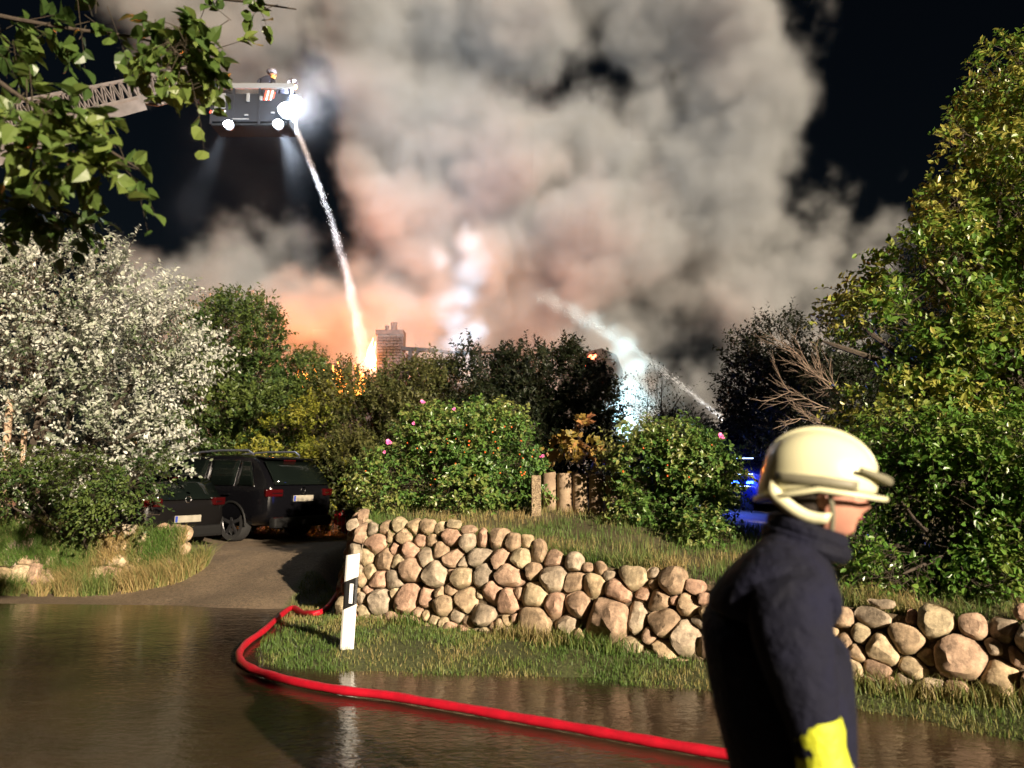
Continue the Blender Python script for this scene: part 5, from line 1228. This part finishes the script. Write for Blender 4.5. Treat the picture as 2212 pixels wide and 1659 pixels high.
tag(volume_blobs('steam', (a.x, 21.3, a.z), (b_.x, 24.7, b_.z), .11, st2, vol_mat('lit_steam', (.84, .94, .98), 2.4), warp=(.35, .6), erode=(.5, .9), edge=1.3, seed=3.0), kind='stuff')  # same cool light tint held in the steam colour
def spot(name, loc, aim, e, c, ang, size=.12, blend=.8):
    L_ = bpy.data.lights.new(name, 'SPOT'); L_.energy = e; L_.color = c; L_.spot_size = math.radians(ang); L_.spot_blend = blend; L_.shadow_soft_size = size
    o = bpy.data.objects.new(name, L_); col.objects.link(o); o.location = loc
    o.rotation_euler = (Vector(loc) - Vector(aim)).to_track_quat('Z', 'Y').to_euler(); return o
# work light standing behind the hedge
wl = at(1352, 985, 22.0); wr = empty('work_or_fill_light', (wl.x, wl.y, float(height(wl.x, wl.y)))); tag(wr, 'tripod work light behind the rose bushes lighting up the steam', 'work light')
MB().bar((0, 0, 0), (0, 0, wl.z - wr.location.z), .02).build('pole', M_TRIM, wr)
for k in range(3): MB().bar((0, 0, .5), (.4 * math.cos(k * 2.1), .4 * math.sin(k * 2.1), 0), .014).build('leg', M_TRIM, wr)
MB().box((0, 0, wl.z - wr.location.z), (.34, .1, .24), Euler((.9, 0, 0)), .02).build('lamp_head', M_TRIM, wr)
MB().box((0, .05, wl.z - wr.location.z + .04), (.28, .02, .18), Euler((.9, 0, 0))).build('lamp_face', M_LAMPW, wr)
spot('work_or_fill_light', wl + Vector((0, .15, .15)), at(1355, 800, 23), 900, (.42, .88, 1.0), 75)
spot('work_or_fill_light', at(1130, 940, 24), at(1000, 650, 30), 6500, (.34, .70, 1.0), 34)  # added fill spot with no lamp body, cools the first steam plume
# water jets: fine spray, dense at the nozzle and spreading along a curved axis
def jet(name, label, p0, p1, sag, r0, r1, d0, d1, dens, voxel, seed=0.0):
    root = empty(name, p0); tag(root, label, 'water jet')
    g = bpy.data.node_groups.new(name, 'GeometryNodeTree'); g.interface.new_socket('Geometry', in_out='INPUT', socket_type='NodeSocketGeometry'); g.interface.new_socket('Geometry', in_out='OUTPUT', socket_type='NodeSocketGeometry')
    N, L = g.nodes, g.links; p0, p1 = Vector(p0), Vector(p1); ax = p1 - p0; ln = ax.length; ax = ax.normalized()
    def vm(op, a, b=None, s_=None):
        n = N.new('ShaderNodeVectorMath'); n.operation = op
        for i, q in ((0, a), (1, b)):
            if q is None: continue
            if hasattr(q, 'is_output'): L.new(q, n.inputs[i])
            else: n.inputs[i].default_value = tuple(q)
        if s_ is not None:
            if hasattr(s_, 'is_output'): L.new(s_, n.inputs['Scale'])
            else: n.inputs['Scale'].default_value = s_
        return n
    def mm(op, a, b=0.0, c=None, cl=False):
        n = N.new('ShaderNodeMath'); n.operation = op; n.use_clamp = cl
        for i, q in ((0, a), (1, b), (2, c)):
            if q is None: continue
            if hasattr(q, 'is_output'): L.new(q, n.inputs[i])
            else: n.inputs[i].default_value = q
        return n.outputs[0]
    pos = N.new('GeometryNodeInputPosition').outputs[0]
    q = vm('SUBTRACT', pos, p0).outputs[0]; t = mm('DIVIDE', vm('DOT_PRODUCT', q, ax).outputs['Value'], ln)
    tc_ = mm('MINIMUM', mm('MAXIMUM', t, 0.0), 1.0)
    bow = mm('MULTIPLY', mm('MULTIPLY', tc_, mm('SUBTRACT', 1.0, tc_)), 4.0)
    off = vm('SCALE', tuple(sag), None, bow).outputs[0]
    axp = vm('ADD', vm('SCALE', tuple(ax), None, mm('MULTIPLY', tc_, ln)).outputs[0], off).outputs[0]
    nz = N.new('ShaderNodeTexNoise'); nz.inputs['Scale'].default_value = 1.6; nz.inputs['Detail'].default_value = 4; L.new(vm('ADD', pos, (seed,) * 3).outputs[0], nz.inputs['Vector'])
    wob = vm('SCALE', vm('SUBTRACT', nz.outputs['Color'], (.5, .5, .5)).outputs[0], None, mm('MULTIPLY', mm('POWER', tc_, 1.5), r1 * 1.6)).outputs[0]
    dist = vm('LENGTH', vm('ADD', vm('SUBTRACT', q, axp).outputs[0], wob).outputs[0]).outputs['Value']
    rad = mm('MULTIPLY_ADD', tc_, r1 - r0, r0)
    f = mm('SUBTRACT', 1.0, mm('DIVIDE', dist, rad), None, True)
    den = mm('MULTIPLY_ADD', mm('POWER', tc_, .7), d1 - d0, d0)
    val = mm('MULTIPLY', mm('POWER', f, 1.3), den)
    allp = [p0.lerp(p1, k / 10) + Vector(sag) * 4 * (k / 10) * (1 - k / 10) for k in range(11)]
    pad = r1 * 1.3
    lo = tuple(min(v[i] for v in allp) - pad for i in range(3)); hi = tuple(max(v[i] for v in allp) + pad for i in range(3))
    vc = N.new('GeometryNodeVolumeCube'); L.new(val, vc.inputs['Density']); vc.inputs['Min'].default_value = lo; vc.inputs['Max'].default_value = hi
    for a_, i in (('X', 0), ('Y', 1), ('Z', 2)): vc.inputs['Resolution ' + a_].default_value = max(2, int((hi[i] - lo[i]) / voxel))
    m = vol_mat(name, (.94, .96, .98), dens)
    tr = N.new('GeometryNodeTransform'); L.new(vc.outputs[0], tr.inputs[0]); tr.inputs['Translation'].default_value = tuple(-p0)
    sm = N.new('GeometryNodeSetMaterial'); sm.inputs['Material'].default_value = m; L.new(tr.outputs[0], sm.inputs[0]); L.new(sm.outputs[0], N.new('NodeGroupOutput').inputs[0])
    me = bpy.data.meshes.new('spray'); me.materials.append(m); o = link('spray', me, None, root); o.modifiers.new('volume', 'NODES').node_group = g
    tag(o, kind='stuff')
    dm = MATS.get('water_drops') or mat('water_drops', (.75, .78, .80), .25)
    r = random.Random(9); vs = []; fs = []
    for _ in range(800):
        t_ = r.random() ** .9; q = (p1 - p0) * t_ + Vector(sag) * 4 * t_ * (1 - t_); d = (ax + Vector(sag) * 4 * (1 - 2 * t_) / ln).normalized()
        rd = r0 + (r1 - r0) * t_; a_ = Vector((r.gauss(0, 1), r.gauss(0, 1), r.gauss(0, 1))); a_ = (a_ - d * a_.dot(d)) * rd * .33
        L_ = r.uniform(.04, .16); w_ = r.uniform(.002, .005); s_ = d.cross(Vector((0, 1, 0))).normalized() * w_; u_ = Vector((0, w_, 0)); b0 = len(vs); c_ = q + a_
        vs += [c_ - d * L_ / 2, c_ + s_, c_ + u_, c_ - s_, c_ - u_, c_ + d * L_ / 2]
        for x_ in range(4): fs += [(b0, b0 + 1 + x_, b0 + 1 + (x_ + 1) % 4), (b0 + 5, b0 + 1 + (x_ + 1) % 4, b0 + 1 + x_)]
    tag(link('droplets', mesh_py('droplets', vs, fs, dm), None, root), kind='stuff')
    return root
jet('water_jet', 'straight white jet of water falling from the rescue cage onto the fire', at(640, 278, CY - .2), at(790, 800, 32.0), (.22, 0, .35), .09, .42, 1.0, .12, 11, .05)
jet('water_jet', 'arching white jet of water rising from behind the thorn tree', at(1575, 918, 20), at(1165, 640, 24.5), (0, 0, .30), .07, .42, .9, .04, 8, .05, 4.0)
spot('work_or_fill_light', at(1580, 960, 19.6), at(1420, 800, 22), 200, (.85, .9, 1.0), 50)  # bare spot without a fixture, added to whiten the second jet
